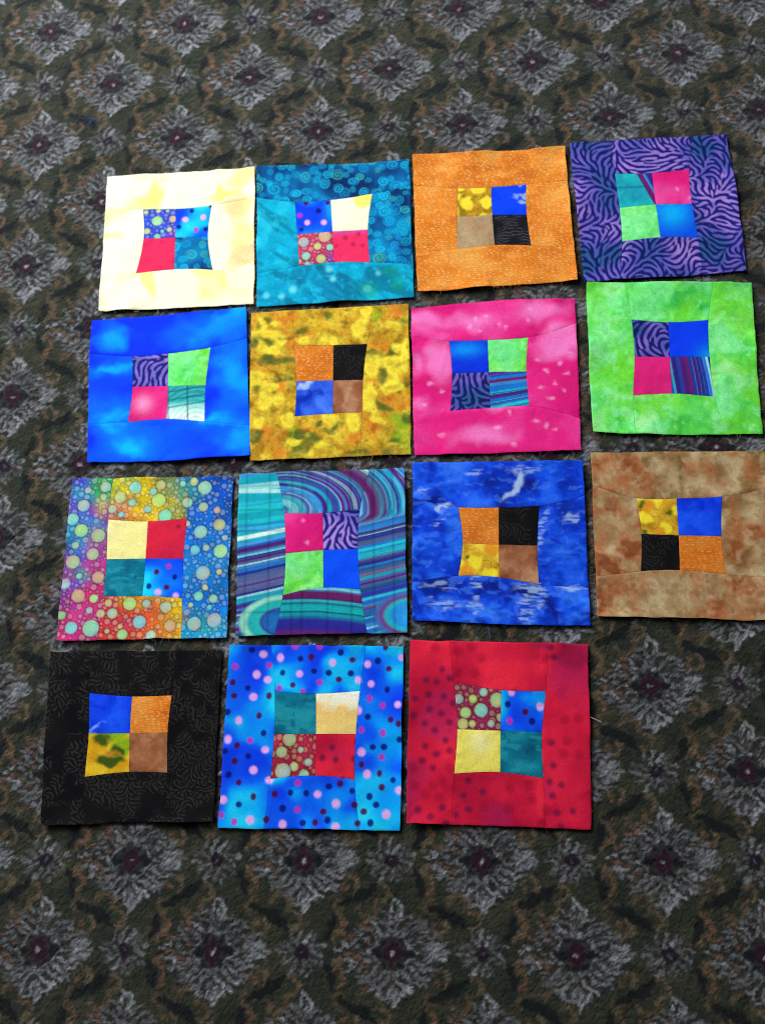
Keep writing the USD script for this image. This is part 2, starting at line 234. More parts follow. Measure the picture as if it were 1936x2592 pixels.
def f_orange(P, rng, piece, deep=0.0):
    s = rng.integers(100)
    C = ramp(n2(P, 30, s) * .6 + n2(P, 10, s + 4, 3, 2, 1) * .4, [(.2, srgb(205, 105, 22)), (.5, srgb(228, 130, 38)), (.8, srgb(240, 160, 70))])
    Q = warp(P, 1.1, 7, s + 2)
    row = np.floor(Q[:, 1] / 2.3)
    x = Q[:, 0] / 5.4 + noise(np.c_[row * 7.13, row * 0, row * 0], s) * 9
    h = noise(np.c_[np.floor(x) * 3.3, row * 5.7, row * 0], s + 1)
    ty, tx = Q[:, 1] / 2.3 - row, x - np.floor(x)
    sc = (1 - (2 * tx - 1) ** 2) * (1 - ty) * (.35 + .9 * h)
    C = lerp(C, srgb(252, 205, 130), .62 * sm(.25, .95, sc))
    C = lerp(C, srgb(176, 76, 10), .5 * sm(.5, 1, ty) * (.4 + .6 * h))
    return lerp(C, srgb(190, 85, 5), np.full(len(P), deep))


_FIELDS = {}


def stroke_field(wave, size, seed, stretch, turns=1.0, bend=60.0, rounds=5):
    """0..1 over a square of cloth: strokes like zebra hide or fern fronds, grown from noise by filtering along a curved direction field"""
    key = (wave, seed)
    if key in _FIELDS:
        return _FIELDS[key]
    n = 280
    px = size / n
    rng = np.random.default_rng(seed)
    yy, xx = np.mgrid[0:n, 0:n].astype(float)
    th = turns * 2 * np.pi * (fbm(np.stack([xx * px / bend, yy * px / bend, np.full((n, n), seed * 3.7)], -1), 2, seed) - .5) + seed
    dx, dy = np.cos(th), np.sin(th)
    f = rng.standard_normal((n, n))
    s = wave / px / 4.4
    for it in range(rounds):
        acc = f.copy()
        for sg in (-1, 1):
            x, y = xx.copy(), yy.copy()
            hx, hy = dx * sg, dy * sg
            for k in range(int(stretch * s) + 1):
                x = x + hx; y = y + hy
                xi, yi = np.clip(np.rint(x).astype(int), 0, n - 1), np.clip(np.rint(y).astype(int), 0, n - 1)
                nx, ny = dx[yi, xi], dy[yi, xi]
                flip = np.where(nx * hx + ny * hy < 0, -1, 1)
                hx, hy = nx * flip, ny * flip
                acc = acc + ndimage.map_coordinates(f, [y, x], order=1, mode='nearest')
        f = acc
        f = ndimage.gaussian_filter(f, s * .62) - ndimage.gaussian_filter(f, s * 1.5)
        f = np.tanh(1.4 * f / (f.std() + 1e-9))
    _FIELDS[key] = f * .5 + .5
    return _FIELDS[key]


def sample(field, size, P, off=(0, 0)):
    n = field.shape[0]
    q = ((P + np.array(off)) % size) / size * (n - 1)
    return ndimage.map_coordinates(field, [q[:, 1], q[:, 0]], order=1, mode='nearest')


def f_purple(P, rng, piece, bright=0.0):
    s = int(rng.integers(100))
    seed = {'left': 1, 'right': 2, 'top': 1, 'bottom': 2}.get(piece, 1)
    st = sample(stroke_field(5.8, 190, seed, 1.6, 2.2, 46.0, 3), 190, P, rng.uniform(0, 40, 2) if piece[0] == 'p' else (10, 10))
    st = sm(.28, .82, st)
    n = n2(P, 34, s + 3)
    stroke = ramp(n + (n2(P, 7, s + 8) - .5) * .25, [(.05, srgb(48, 88, 140)), (.25, srgb(84, 86, 176)), (.55, srgb(118, 100, 190)), (.85, srgb(168, 132, 208))])
    gap = ramp(n, [(.2, srgb(14, 28, 92)), (.8, srgb(32, 26, 116))])
    return lerp(gap, stroke, st * .95) * (1 + bright)


def f_blue(P, rng, piece, tone=None):
    s = int(rng.integers(100))
    n = n2(P, 46, s, 2)
    if tone == 'aqua':
        n = np.exp(-((P[:, 0] - 97) ** 2 + (P[:, 1] - 92) ** 2) / 280)
        return ramp(n, [(0, srgb(0, 75, 225)), (1, srgb(0, 170, 245))])
    if tone == 'corner':
        n = np.exp(-((P[:, 0] - 122) ** 2 + (P[:, 1] - 86) ** 2) / 200)
        return ramp(n, [(0, srgb(0, 60, 235)), (1, srgb(10, 165, 250))])
    if tone == 'deep':
        return ramp(n, [(0, srgb(0, 40, 235)), (1, srgb(10, 85, 250))])
    if tone == 'top':
        n = np.exp(-((P[:, 0] - 55) ** 2 / 300 + (P[:, 1] - 50) ** 2 / 60))
        return ramp(n, [(0, srgb(0, 50, 215)), (1, srgb(10, 140, 240))])
    hot, W = np.zeros(len(P)), warp(warp(P, 5, 12, s + 2), 9, 34, s + 1)
    for u, v, a, b in [(128, 22, 34, 16), (158, 8, 16, 10), (150, 75, 14, 38), (132, 128, 22, 10), (18, 22, 12, 10), (22, 110, 22, 16), (48, 148, 22, 14), (150, 150, 24, 14), (20, 62, 30, 6)]:
        hot = hot + (1 - hot) * .85 * np.exp(-((W[:, 0] - u) / a / 1.15) ** 2 - ((W[:, 1] - v) / b / 1.15) ** 2)
    return ramp(hot * .95 + (n - .5) * .5, [(0, srgb(0, 50, 232)), (.5, srgb(6, 108, 246)), (1, srgb(5, 178, 246))])


def f_gold(P, rng, piece, tone=None):
    s = int(rng.integers(100))
    if tone == 'green':
        W = warp(P, 4, 9, s)
        C = ramp(n2(P, 9, s), [(.2, srgb(205, 150, 20)), (.8, srgb(225, 185, 40))])
        C = put(C, W, [(58, 76, 20, 8, 10), (72, 92, 9, 9)], srgb(140, 170, 25), 2.5)
        C = put(C, W, [(52, 84, 9, 4, -10), (62, 74, 9, 3, -30), (70, 93, 5, 6), (60, 104, 13, 6), (46, 75, 5, 2.5)], srgb(60, 80, 20), 2)
        return put(C, W, [(64, 96, 5, 3)], srgb(180, 120, 30), 2)
    C = ramp(n2(warp(P, 6, 14, s), 15, s, 4), [(.15, srgb(150, 110, 25)), (.4, srgb(198, 145, 32)), (.65, srgb(222, 172, 44)), (.9, srgb(238, 200, 62))])
    # olive line drawing of tendrils
    t = n2(warp(P, 8, 16, s + 4), 17, s + 2, 2)
    C = lerp(C, srgb(120, 105, 28), .65 * (1 - sm(.02, .09, abs((t * 6) % 1 - .5))))
    W = warp(P, 2.6, 7, s + 1)
    if tone == 'yellow':
        C = put(C, W, [(u, v, 8, 7) for u, v, r in scatter(rng, 6, 9, .75, 300)], srgb(245, 215, 55), 2)
        return put(C, W, [(u, v, 3.2, 1.8) for u, v, r in scatter(rng, 5, 8, .9, 200)], srgb(130, 120, 30), 1.3)
    if tone == 'mix':
        C = put(C, W, [(u, v, 7, 6) for u, v, r in scatter(rng, 7, 10, .9, 300)], srgb(245, 215, 50), 1.6)
        C = put(C, W, [(u, v, 6, 7) for u, v, r in scatter(rng, 8, 12, 1.1, 200)], srgb(225, 150, 35), 2)
        return put(C, W, [(u, v, 3, 2.4) for u, v, r in scatter(rng, 8, 12, 1.0, 200)], srgb(80, 100, 30), 1.4)
    C = put(C, W, GOLD_ORANGE, srgb(224, 128, 38), 4, .88)
    C = put(C, W, GOLD_LIME, srgb(140, 175, 32), 2.5, .9)
    C = lerp(C, srgb(110, 85, 25), .5 * sm(.6, .85, n2(P, 8, s + 11)))
    C = put(C, W, GOLD_GREEN, srgb(74, 94, 36), 2.4, .7)
    # small blossoms: petals round a darker eye, each petal edged with ochre
    fr = np.random.default_rng(77)
    for u, v, r in scatter(fr, 6.5, 10.5, .78, 900):
        a0, k = fr.uniform(0, 6.28), int(fr.integers(5, 7))
        col = srgb(*[(247, 222, 70), (240, 196, 56), (232, 164, 48)][fr.choice(3, p=[.5, .3, .2])])
        pet = [(u + .55 * r * math.cos(a0 + j * 6.283 / k), v + .55 * r * math.sin(a0 + j * 6.283 / k), .48 * r, .30 * r, math.degrees(a0 + j * 6.283 / k)) for j in range(k)]
        am = fr.uniform(.2, .5)
        C = put(C, P, [(x, y, p * 1.18, q * 1.25, g) for x, y, p, q, g in pet], srgb(140, 100, 24), .8, am * .55)
        C = put(C, P, pet, col, .8, am)
        C = put(C, P, [(u, v, .16 * r)], srgb(120, 96, 30), .8, am)
    C = put(C, W, GOLD_YELLOW, srgb(252, 228, 66), 1.8, .8)
    C = lerp(C, srgb(176, 116, 26), .4 * sm(.55, .9, n2(warp(P, 3, 8, s + 21), 10, s + 23, 4)))
    C = lerp(C, srgb(120, 112, 30), .35 * sm(.6, .9, n2(warp(P, 3, 6, s + 25), 6, s + 27, 3)))
    C = put(C, W, GOLD_GREEN, srgb(74, 92, 36), 2.2, .62)
    C = put(C, W, [(u + 1, v + 1, a * .5, b * .35, g) for u, v, a, b, g in GOLD_YELLOW], srgb(226, 180, 44), 1.6, .5)
    q = n2(P, 5, s + 13)
    return C * (0.86 + .28 * q)[:, None]


def f_pink(P, rng, piece, tone=None):
    s = int(rng.integers(100))
    n = n2(P, 42, s, 3)
    base, lite = srgb(230, 34, 126), srgb(252, 130, 200)
    C = ramp(n, [(.2, srgb(214, 24, 112)), (.55, base), (.95, srgb(238, 74, 156))])
    if tone == 'plain':
        return lerp(C, srgb(222, 36, 118), np.full(len(P), .7))
    if tone == 'glow':
        g = np.exp(-((P[:, 0] - 58) ** 2 + (P[:, 1] - 103) ** 2) / 90)
        return lerp(C, srgb(252, 140, 190), g)
    if tone is None:
        W = warp(P, 6, 16, s)
        C = put(C, W, [(14, 14, 20, 12), (130, 12, 22, 10), (28, 62, 12, 22), (148, 42, 18, 14), (60, 20, 22, 7), (5, 60, 6, 10), (8, 112, 7, 4), (88, 110, 16, 8), (70, 148, 26, 10), (150, 56, 22, 8)], lite, 7, .75)
    dots = [(66, 16, 2.6), (76, 14, 2.4), (96, 28, 2), (120, 8, 2.4), (60, 24, 2.5), (134, 78, 2.6), (142, 92, 2.4), (138, 108, 3), (126, 66, 2.2), (148, 70, 2.2), (154, 82, 2), (18, 86, 3), (30, 96, 2.5), (28, 144, 3.2), (100, 156, 2.8), (122, 132, 3), (132, 138, 2.4), (140, 141, 2), (97, 122, 2.6), (84, 138, 3), (10, 110, 3.2), (158, 60, 2), (70, 30, 2.2), (90, 24, 2.4), (118, 22, 2.2), (128, 96, 2.4), (150, 100, 2)] if tone is None else [(u, v, 2.4) for u, v, r in scatter(rng, 6, 12, .9, 100)]
    return put(C, warp(P, 1.5, 4, s + 9), [(u, v, r * rng.uniform(.5, 1), r * rng.uniform(.4, .8)) for u, v, r in dots], srgb(255, 180, 220), 2.0, .62)


def f_green(P, rng, piece):
    s = int(rng.integers(100))
    W = warp(P, 7, 15, s)
    n, m = n2(W, 26, s, 4), n2(W, 32, s + 5, 3)
    C = ramp(n, [(.12, srgb(48, 178, 70)), (.35, srgb(88, 212, 78)), (.6, srgb(122, 232, 100)), (.92, srgb(166, 242, 158))])
    C = lerp(C, srgb(112, 214, 40), .7 * sm(.48, .85, m))
    C = lerp(C, srgb(120, 236, 150), .7 * sm(.52, .15, m))
    C = lerp(C, srgb(150, 245, 165), .55 * sm(.55, .85, n2(warp(P, 3, 7, s + 2), 8, s + 14, 4)))
    C = lerp(C, srgb(84, 205, 50), .4 * sm(.55, .9, n2(warp(P, 3, 7, s + 5), 6, s + 19, 3)))
    C = lerp(C, srgb(66, 196, 74), .4 * sm(.5, .9, n2(W, 9, s + 12)))
    return C * (.9 + .2 * n2(P, 4, s + 8))[:, None]


def bubbles_on(C, P, rng, big, small_tint):
    s = int(rng.integers(100))
    # foam of tiny bubbles between the large ones
    foam = scatter(rng, 1.0, 3.4, .92, 3200)
    C = C * (.75 + .5 * n2(P, 12, s + 4))[:, None]
    for u, v, r in foam:
        k = np.nonzero((abs(P[:, 0] - u) < r + 1) & (abs(P[:, 1] - v) < r + 1))[0]
        if len(k):
            d = np.hypot(P[k, 0] - u, P[k, 1] - v) - r
            C[k] = lerp(C[k], C[k] * .5 + small_tint * .45, .55 * (1 - sm(-1.1, .3, d)))
            C[k] *= (1 - .42 * np.exp(-((d - .35) / .6) ** 2))[:, None]
    for u, v, r in big:
        k = np.nonzero((abs(P[:, 0] - u) < r + 2) & (abs(P[:, 1] - v) < r + 2))[0]
        if not len(k):
            continue
        x, y = P[k, 0] - u, P[k, 1] - v
        d = np.hypot(x, y)
        a = [(120, 215, 205), (150, 222, 150), (214, 190, 130), (205, 165, 145), (120, 200, 220), (190, 222, 120)]
        c0, c1 = srgb(*a[rng.integers(6)]), srgb(*a[rng.integers(6)])
        t = np.clip(.5 + (x * .5 + y * .5) / r * .4, 0, 1)
        col = lerp(np.tile(c0, (len(k), 1)), c1 * .9, t)
        col = lerp(col, C[k], .25 * sm(.3, 1, d / r))
        C[k] *= (1 - .5 * np.exp(-((d - r - .3) / .8) ** 2))[:, None]
        C[k] = lerp(C[k], col, .92 * (1 - sm(r - .9, r + .5, d)))
    return C


def f_bubbles(P, rng, piece, tone=None, big=None):
    s = int(rng.integers(100))
    u, v = P[:, 0], P[:, 1]
    if tone is None:
        n = n2(P, 30, s) - .5
        a = {'left': [(0, srgb(70, 70, 200)), (.12, srgb(40, 150, 190)), (.3, srgb(80, 90, 200)), (.45, srgb(160, 60, 160)), (.62, srgb(110, 70, 190)), (.8, srgb(190, 50, 140)), (1, srgb(200, 40, 110))],
             'right': [(0, srgb(16, 80, 190)), (.35, srgb(20, 118, 218)), (.6, srgb(22, 130, 205)), (.8, srgb(14, 110, 225)), (1, srgb(20, 150, 205))],
             'top': [(0, srgb(110, 170, 60)), (.3, srgb(235, 205, 30)), (.55, srgb(228, 190, 20)), (.75, srgb(120, 140, 70)), (1, srgb(30, 90, 170))],
             'bottom': [(0, srgb(215, 50, 70)), (.45, srgb(228, 80, 45)), (.75, srgb(220, 120, 40)), (.95, srgb(235, 195, 15))]}[piece]
        C = ramp(np.clip(v / 165 + n * .5, 0, 1) if piece in ('left', 'right') else np.clip((u - 35) / 95 + n * .5, 0, 1), a)
        if piece == 'left':
            C = lerp(C, srgb(60, 165, 90), sm(28, 10, np.hypot(u - 38, (v - 6) * .8)))
            C = lerp(C, srgb(205, 50, 110), sm(.3, .7, (u / 42)) * .6 * sm(40, 70, v))
        if piece == 'top':
            C = lerp(C, srgb(235, 110, 50), .7 * sm(28, 44, v + n * 14) * sm(95, 60, u))
        C = put(C, warp(P, 10, 22, s + 31), [(120, 12, 14, 9), (98, 40, 10, 7), (140, 150, 12, 10), (20, 100, 9, 14)], srgb(40, 160, 150), 6, .6)
        C = put(C, warp(P, 10, 22, s + 33), [(30, 30, 10, 8), (64, 130, 12, 8), (112, 150, 12, 8), (84, 8, 12, 6)], srgb(226, 190, 40), 6, .6)
        C = put(C, warp(P, 10, 22, s + 35), [(48, 36, 12, 7), (14, 140, 12, 10), (70, 150, 14, 9)], srgb(214, 60, 120), 6, .6)
        return bubbles_on(C, P, rng, BUBBLES, srgb(190, 210, 190))
    c = {'blue': [(0, srgb(40, 90, 225)), (.75, srgb(65, 80, 215)), (1, srgb(140, 40, 160))], 'red': [(0, srgb(225, 60, 80)), (.7, srgb(200, 60, 110)), (1, srgb(140, 60, 180))],
         'crimson': [(0, srgb(185, 40, 75)), (1, srgb(165, 30, 60))], 'plum': [(0, srgb(165, 45, 85)), (1, srgb(140, 30, 80))]}[tone]
    lo = P.min(0); ext = P.max(0) - lo + 1e-6
    t = ((P - lo) / ext).mean(1)
    return bubbles_on(ramp(t, c), P, rng, big, srgb(200, 205, 130) if tone in ('crimson', 'plum') else srgb(200, 200, 210))


def stripes(q, rng, lo, hi, step, pal, wts):
    """colour along q (mm): bands of uneven width from the palette"""
    x, edges, cols = lo, [], []
    while x < hi:
        w = step * rng.choice([.35, .5, .8, 1.2, 2.0])
        edges.append(x); cols.append(srgb(*pal[rng.choice(len(pal), p=wts)]) * rng.uniform(.85, 1.1)); x += w
    edges, cols = np.array(edges), np.array(cols)
    i = np.clip(np.searchsorted(edges, q) - 1, 0, len(edges) - 2)
    f = sm(-.5, .5, q - edges[i + 1])
    f0 = sm(-.5, .5, q - edges[i])
    return lerp(lerp(cols[np.maximum(i - 1, 0)], cols[i], f0), cols[i + 1], f * 0.5)


COOL = [(20, 165, 185), (30, 190, 195), (25, 110, 200), (60, 140, 210), (45, 40, 130), (80, 35, 120), (110, 30, 100), (165, 225, 225), (40, 60, 165)]
W_MIX = [.11, .07, .10, .13, .14, .18, .13, .11, .03]
W_TEAL = [.33, .2, .12, .13, .03, .02, .02, .13, .02]
W_DARK = [.05, .05, .08, .1, .28, .2, .12, .05, .07]


def f_waves(P, rng, piece, tone=None):
    s = int(rng.integers(100))
    u, v = P[:, 0], P[:, 1]
    wob = (n2(P, 40, s, 2) - .5) * 5
    if tone == 'slant':
        return stripes(v + .13 * u + wob * .3, rng, -20, 200, 1.7, COOL, [.05, .1, .15, .1, .25, .15, .12, .03, .05])
    if tone == 'upright':
        return stripes(u - .1 * v + wob * .3, rng, -40, 200, 1.8, COOL, [.02, .02, .08, .2, .3, .16, .12, .02, .08])
    if tone == 'fork':
        C = lerp(np.tile(srgb(25, 185, 185), (len(P), 1)), srgb(30, 140, 170), n2(P, 9, s))
        C = lerp(C, srgb(15, 110, 130), .8 * np.exp(-((v - 57 - .02 * u) / 1.3) ** 2))
        q = u - .38 * (v - 36)
        return lerp(C, stripes(q, rng, 40, 120, 3.0, COOL, [0, 0, .1, .15, .2, .3, .25, 0, 0]), sm(62, 64, q))
    if tone == 'grid':
        C = ramp(np.clip((v - 96 + wob) / 22, 0, 1), [(0, srgb(30, 150, 160)), (.3, srgb(30, 170, 175)), (.5, srgb(150, 220, 210)), (1, srgb(232, 248, 240))])
        C = lerp(C, srgb(110, 190, 180), .45 * (1 - sm(.05, .25, abs((np.hypot(u - 112, v - 128) / 5) % 1 - .5))))
        for c, a in ((104, 0), (84, 0)):
            C = lerp(C, srgb(20, 80, 90), .8 * np.exp(-((u - c) / .9) ** 2))
        for c in (90, 99, 107):
            C = lerp(C, srgb(20, 80, 90), .8 * np.exp(-((v - c + .12 * (u - 100)) / .8) ** 2))
        return C
    fine = lambda q: stripes(q, rng, -20, 280, 1.5, [(120, 210, 225), (30, 40, 140), (90, 25, 105), (20, 175, 190)], [.28, .26, .24, .22])
    if piece in ('top', 'right'):
        x, y = (u - 39) , (v - 40) / .58
        r = np.sqrt(np.maximum(x, 0) ** 2 + np.where(v < 44, y, (v - 44) / .22) ** 2) + wob * .6
        r = np.where(x < 0, abs(y) + wob * .6, r)
        C = stripes(r, rng, -10, 260, 3.2, COOL, W_MIX)
        C = lerp(C, stripes(r, rng, 0, 260, 3.5, COOL, [.1, .1, .1, .1, .16, .16, .1, .13, .05]), .4)
        C = lerp(C, fine(r), .3 * sm(.45, .6, n2(P, 30, s + 6)))
        m = np.exp(-((r - 96) / 8) ** 2)
        C = lerp(C, srgb(95, 28, 95), m)
        if piece == 'right':
            low = stripes(v + .2 * (u - 120) + wob * .4, rng, -20, 220, 2.5, COOL, [.1, .08, .14, .2, .18, .1, .12, .04, .04])
            low = lerp(low, fine(v + .2 * (u - 120) + wob * .4), .16)
            C = lerp(C, low, sm(52, 60, v + .2 * (u - 120)))
            rr = np.hypot((u - 170) * .62, (v - 148))
            C = lerp(C, ramp(rr, [(0, srgb(45, 150, 225)), (12, srgb(40, 140, 215)), (15, srgb(20, 180, 190)), (18, srgb(110, 60, 130)), (23, srgb(40, 120, 190))]), sm(25, 21, rr))
    elif piece == 'left':
        C = lerp(stripes(v + .05 * u + wob, rng, -10, 190, 3.6, COOL, W_TEAL), srgb(30, 170, 190), .4 * n2(P, 16, s + 3))
        C = lerp(C, srgb(215, 240, 225), sm(2.6, 1.6, abs(v + .18 * u - 68)))
        C = lerp(C, srgb(190, 235, 225), .8 * sm(2.6, 1.4, abs(v - .03 * u - 18)) * sm(50, 40, u))
        low = stripes(v + .2 * u + wob * .4, rng, 40, 230, 2.7, COOL, [.06, .04, .08, .14, .27, .22, .1, .08, .01])
        low = lerp(low, fine(v + .2 * u + wob * .4), .16)
        C = lerp(C, low, sm(72, 75, v + .2 * u))
        rr = np.hypot((u - 48) * .68, (v - 152) * 1.15)
        C = lerp(C, ramp(rr, [(0, srgb(35, 105, 175)), (14, srgb(30, 100, 175)), (16, srgb(60, 60, 150)), (18, srgb(40, 180, 175)), (24, srgb(30, 165, 165)), (27, srgb(150, 215, 190)), (31, srgb(130, 200, 180))]), sm(32, 29, rr) * sm(128, 136, v + .35 * u))
    else:
        q = v - .0016 * (u - 60) ** 2 * np.where(u > 60, 1, .6) + wob * .3
        C = ramp(q, [(112, srgb(20, 160, 160)), (117, srgb(25, 150, 175)), (120, srgb(130, 205, 220)), (121.5, srgb(60, 110, 170)), (123, srgb(105, 35, 100)), (128, srgb(110, 30, 95)), (130, srgb(50, 40, 120)), (131, srgb(60, 190, 190)), (134, srgb(15, 100, 130)), (136, srgb(25, 165, 170)), (141, srgb(25, 170, 175)), (142, srgb(12, 80, 115)), (144, srgb(25, 160, 175)), (148, srgb(30, 100, 150)), (150, srgb(45, 45, 150)), (158, srgb(45, 40, 145)), (160, srgb(80, 35, 120)), (165, srgb(120, 40, 130))])
        C = lerp(C, C * .75, .6 * (1 - sm(.1, .4, abs((q / 2.6) % 1 - .5))))
    # the checked shade lines printed over the stripes
    g = np.zeros(len(P))
    for c in (8, 31, 54, 64, 89, 112, 134, 153):
        g = np.maximum(g, .3 * np.exp(-((u - c - wob * .2) / 1.3) ** 2))
    for c in (13, 38, 60, 142):
        g = np.maximum(g, .32 * np.exp(-((v - c - wob * .2) / 1.3) ** 2) * sm(60, 45, u))
    return C * (1 - g)[:, None]


def f_royal(P, rng, piece, tone=None):
    s = int(rng.integers(100))
    W = warp(P, 6, 14, s)
    C = ramp(n2(W, 22, s, 4), [(.1, srgb(8, 30, 130)), (.4, srgb(12, 55, 195)), (.65, srgb(22, 82, 228)), (.95, srgb(50, 115, 240))])
    b = n2(warp(P, 2, 6, s + 1), 4.5, s + 3, 3, 1.7, .9)
    C = lerp(C, srgb(8, 28, 120), .4 * sm(.6, .85, b))
    C = lerp(C, srgb(70, 125, 240), .4 * sm(.4, .18, b))
    if tone == 'sky':
        C = lerp(np.tile(srgb(8, 70, 245), (len(P), 1)), srgb(8, 55, 225), n2(P, 10, s))
        return put(C, warp(P, 5, 8, s), [(112, 37, 13, 6, 15), (116, 58, 9, 2.2), (118, 65, 5, 2.4)], srgb(150, 175, 205), 1.5)
    if tone == 'cloud':
        C = ramp(n2(W, 15, s), [(.1, srgb(15, 55, 190)), (.6, srgb(60, 110, 235)), (1, srgb(90, 140, 245))])
        C = put(C, warp(P, 4, 8, s), [(57, 84, 6, 5, -20)], srgb(165, 190, 240), 2.5)
        return put(C, warp(P, 4, 8, s), [(54, 99, 8, 2, -20), (70, 95, 8, 2.2, 25)], srgb(10, 40, 165), 1.5, .8)
    if tone == 'plain':
        C = ramp(n2(W, 14, s), [(.1, srgb(5, 38, 205)), (.9, srgb(25, 85, 245))])
        return put(C, warp(P, 5, 8, s), [(41, 74, 4, 2, -20), (48, 70, 7, .8, -25)], srgb(130, 165, 245), 1.0, .7) if piece == 'p00' else C
    # brushed white streaks
    pale = srgb(170, 195, 232)
    br = sm(.3, .65, n2(P, 2.2, s + 6, 2, 4, .8))
    streak = [(104, 20, 10, 3.5, 105), (100, 31, 7, 2.6, 140), (92, 37, 6, 2.0, 125), (30, 47, 7, 2.2, -5), (25, 51, 3, 4), (28, 62, 8, 2, -35), (10, 31, 7, 2.4, -15), (110, 9, 14, 4), (62, 12, 8, 4), (126, 62, 4, 10, 15), (122, 84, 3, 10, 8), (62, 128, 6, 16), (112, 132, 16, 6), (112, 145, 12, 5), (108, 158, 8, 8), (60, 150, 8, 6), (30, 148, 16, 5), (150, 130, 12, 3), (152, 60, 8, 5), (28, 130, 18, 3)]
    M = np.zeros((len(P), 1))
    M = put(np.zeros((len(P), 3)), warp(P, 3, 6, s + 2), streak, np.ones(3), 2.0)[:, 0]
    strong = put(np.zeros((len(P), 3)), warp(P, 2, 6, s + 2), streak[:5], np.ones(3), 1.2)[:, 0]
    return lerp(C, pale, np.clip(np.maximum(M * br * .6, strong * .85), 0, 1))


def f_brown(P, rng, piece, tone=None):
    s = int(rng.integers(100))
    W = warp(P, 7, 16, s)
    a, b = n2(warp(P, 4, 9, s), 17, s, 5), n2(warp(P, 4, 9, s + 1), 19, s + 6, 5)
    b = np.clip(b + .16 * sm(90, 0, P[:, 0]), 0, 1)
    C = ramp(a, [(.15, srgb(118, 88, 50)), (.45, srgb(160, 128, 86)), (.8, srgb(192, 164, 122))])
    C = lerp(C, srgb(176, 98, 58), .8 * sm(.4, .85, b))
    C = lerp(C, srgb(122, 62, 30), .35 * sm(.55, .8, n2(P, 7, s + 15, 4)))
    C = lerp(C, srgb(200, 176, 138), .4 * sm(.55, .85, n2(P, 9, s + 17, 4)))
    C = lerp(C, srgb(110, 52, 22), .6 * sm(.72, .9, b))
    if tone == 'light':
        C = lerp(C, srgb(176, 146, 112), np.full(len(P), .55))
    if tone == 'rust':
        C = ramp(a, [(.15, srgb(118, 62, 36)), (.6, srgb(158, 98, 66)), (.95, srgb(190, 140, 105))])
    return C * (.9 + .2 * n2(P, 3, s + 9))[:, None]


def f_black(P, rng, piece, tone=None):
    s = int(rng.integers(100))
    if tone == 'wavy':
        q = P[:, 1] + (n2(P, 14, s) - .5) * 9
        l = (1 - sm(.08, .25, abs((q / 3.4) % 1 - .5))) * sm(.35, .6, n2(P, 10, s + 2))
        return lerp(np.tile(srgb(22, 22, 30), (len(P), 1)), srgb(82, 78, 82), .7 * l)
    st = sample(stroke_field(3.0, 170, 5, 2.0, 3.2, 30.0, 3), 170, P, rng.uniform(0, 60, 2) if piece[0] == 'p' else (2, 2))
    st = sm(.45, .95, st)
    gate = sm(.3, .55, n2(P, 12, s + 3))
    C = lerp(np.tile(srgb(11, 11, 14), (len(P), 1)), srgb(19, 18, 18), n2(P, 24, s))
    return lerp(C, srgb(54, 49, 48), st * gate * (.7 if tone is None else .45))


def f_dots(P, rng, piece, sets=None):
    s = int(rng.integers(100))
    n = n2(warp(P, 5, 25, s), 27, s, 2)
    C = ramp(n, [(.2, srgb(2, 60, 228)), (.48, srgb(4, 95, 242)), (.66, srgb(4, 150, 252)), (.88, srgb(30, 205, 255))])
    if sets is None:
        sets, r = (DOT_PINK, DOT_MAGENTA, DOT_MAROON, DOT_NAVY), 3.2
    else:
        r = 3.1
    pk, mg, mr, nv = sets
    jig = lambda L, k: [(u, v, r * k * rng.uniform(.85, 1.1), r * k * rng.uniform(.9, 1.15)) for u, v in L]
    C = put(C, P, jig(nv, .92), srgb(14, 18, 118), .8, .95)
    C = put(C, P, jig(mr, .92), srgb(70, 10, 66), .8, .96)
    C = put(C, P, jig(mg, .95), srgb(178, 52, 180), .9, .92)
    return put(C, P, jig(pk, 1.08), srgb(232, 170, 232), 1.2, .93)


def f_red(P, rng, piece, tone=None):
    s = int(rng.integers(100))
    n, m = n2(P, 44, s, 3), n2(P, 40, s + 4, 3)
    C = ramp(n, [(.2, srgb(182, 20, 54)), (.5, srgb(212, 28, 60)), (.8, srgb(236, 40, 66))])
    C = lerp(C, srgb(172, 32, 90), .5 * sm(.55, .8, m))
    if tone == 'bright':
        C = lerp(C, srgb(232, 46, 92), np.full(len(P), .75))
        return put(C, P, [(u, v, 2.4) for u, v, r in scatter(rng, 6, 9, 1.0, 80)], srgb(195, 24, 70), 1.6, .5)
    if tone == 'magenta':
        C = lerp(np.tile(srgb(238, 46, 92), (len(P), 1)), srgb(218, 70, 150), sm(90, 82, P[:, 1] + (n - .5) * 8))
        return put(C, P, [(98, 80, 3), (94, 91, 2.6), (108, 87, 2.4), (102, 99, 2.4), (84, 100, 2.6), (112, 101, 2.2)], srgb(150, 25, 80), 1.6, .7)
    if tone == 'plain':
        C = lerp(C, srgb(214, 34, 58), np.full(len(P), .6))
        return put(C, P, [(127, 60, 2.6), (129, 74, 3), (126, 46, 2), (112, 52, 1.8)], srgb(120, 14, 50), 1.2, .8)
    if tone == 'dotted':
        return put(C, P, [(u, v, 2.8, 3) for u, v, r in scatter(rng, 5.2, 6.4, .95, 300)], srgb(92, 20, 58), 1.5, .75)
    C = put(C, P, [(u, v, 4.4) for u, v in RED_FAINT], srgb(150, 12, 44), 2.4, .5)
    C = put(C, P, [(150, 12, 14, 12)], srgb(130, 18, 52), 5, .6)
    return put(C, P, [(u, v, 3.2 * rng.uniform(.85, 1.1), 3.0) for u, v in RED_DOTS], srgb(84, 18, 62), 1.8, .7)


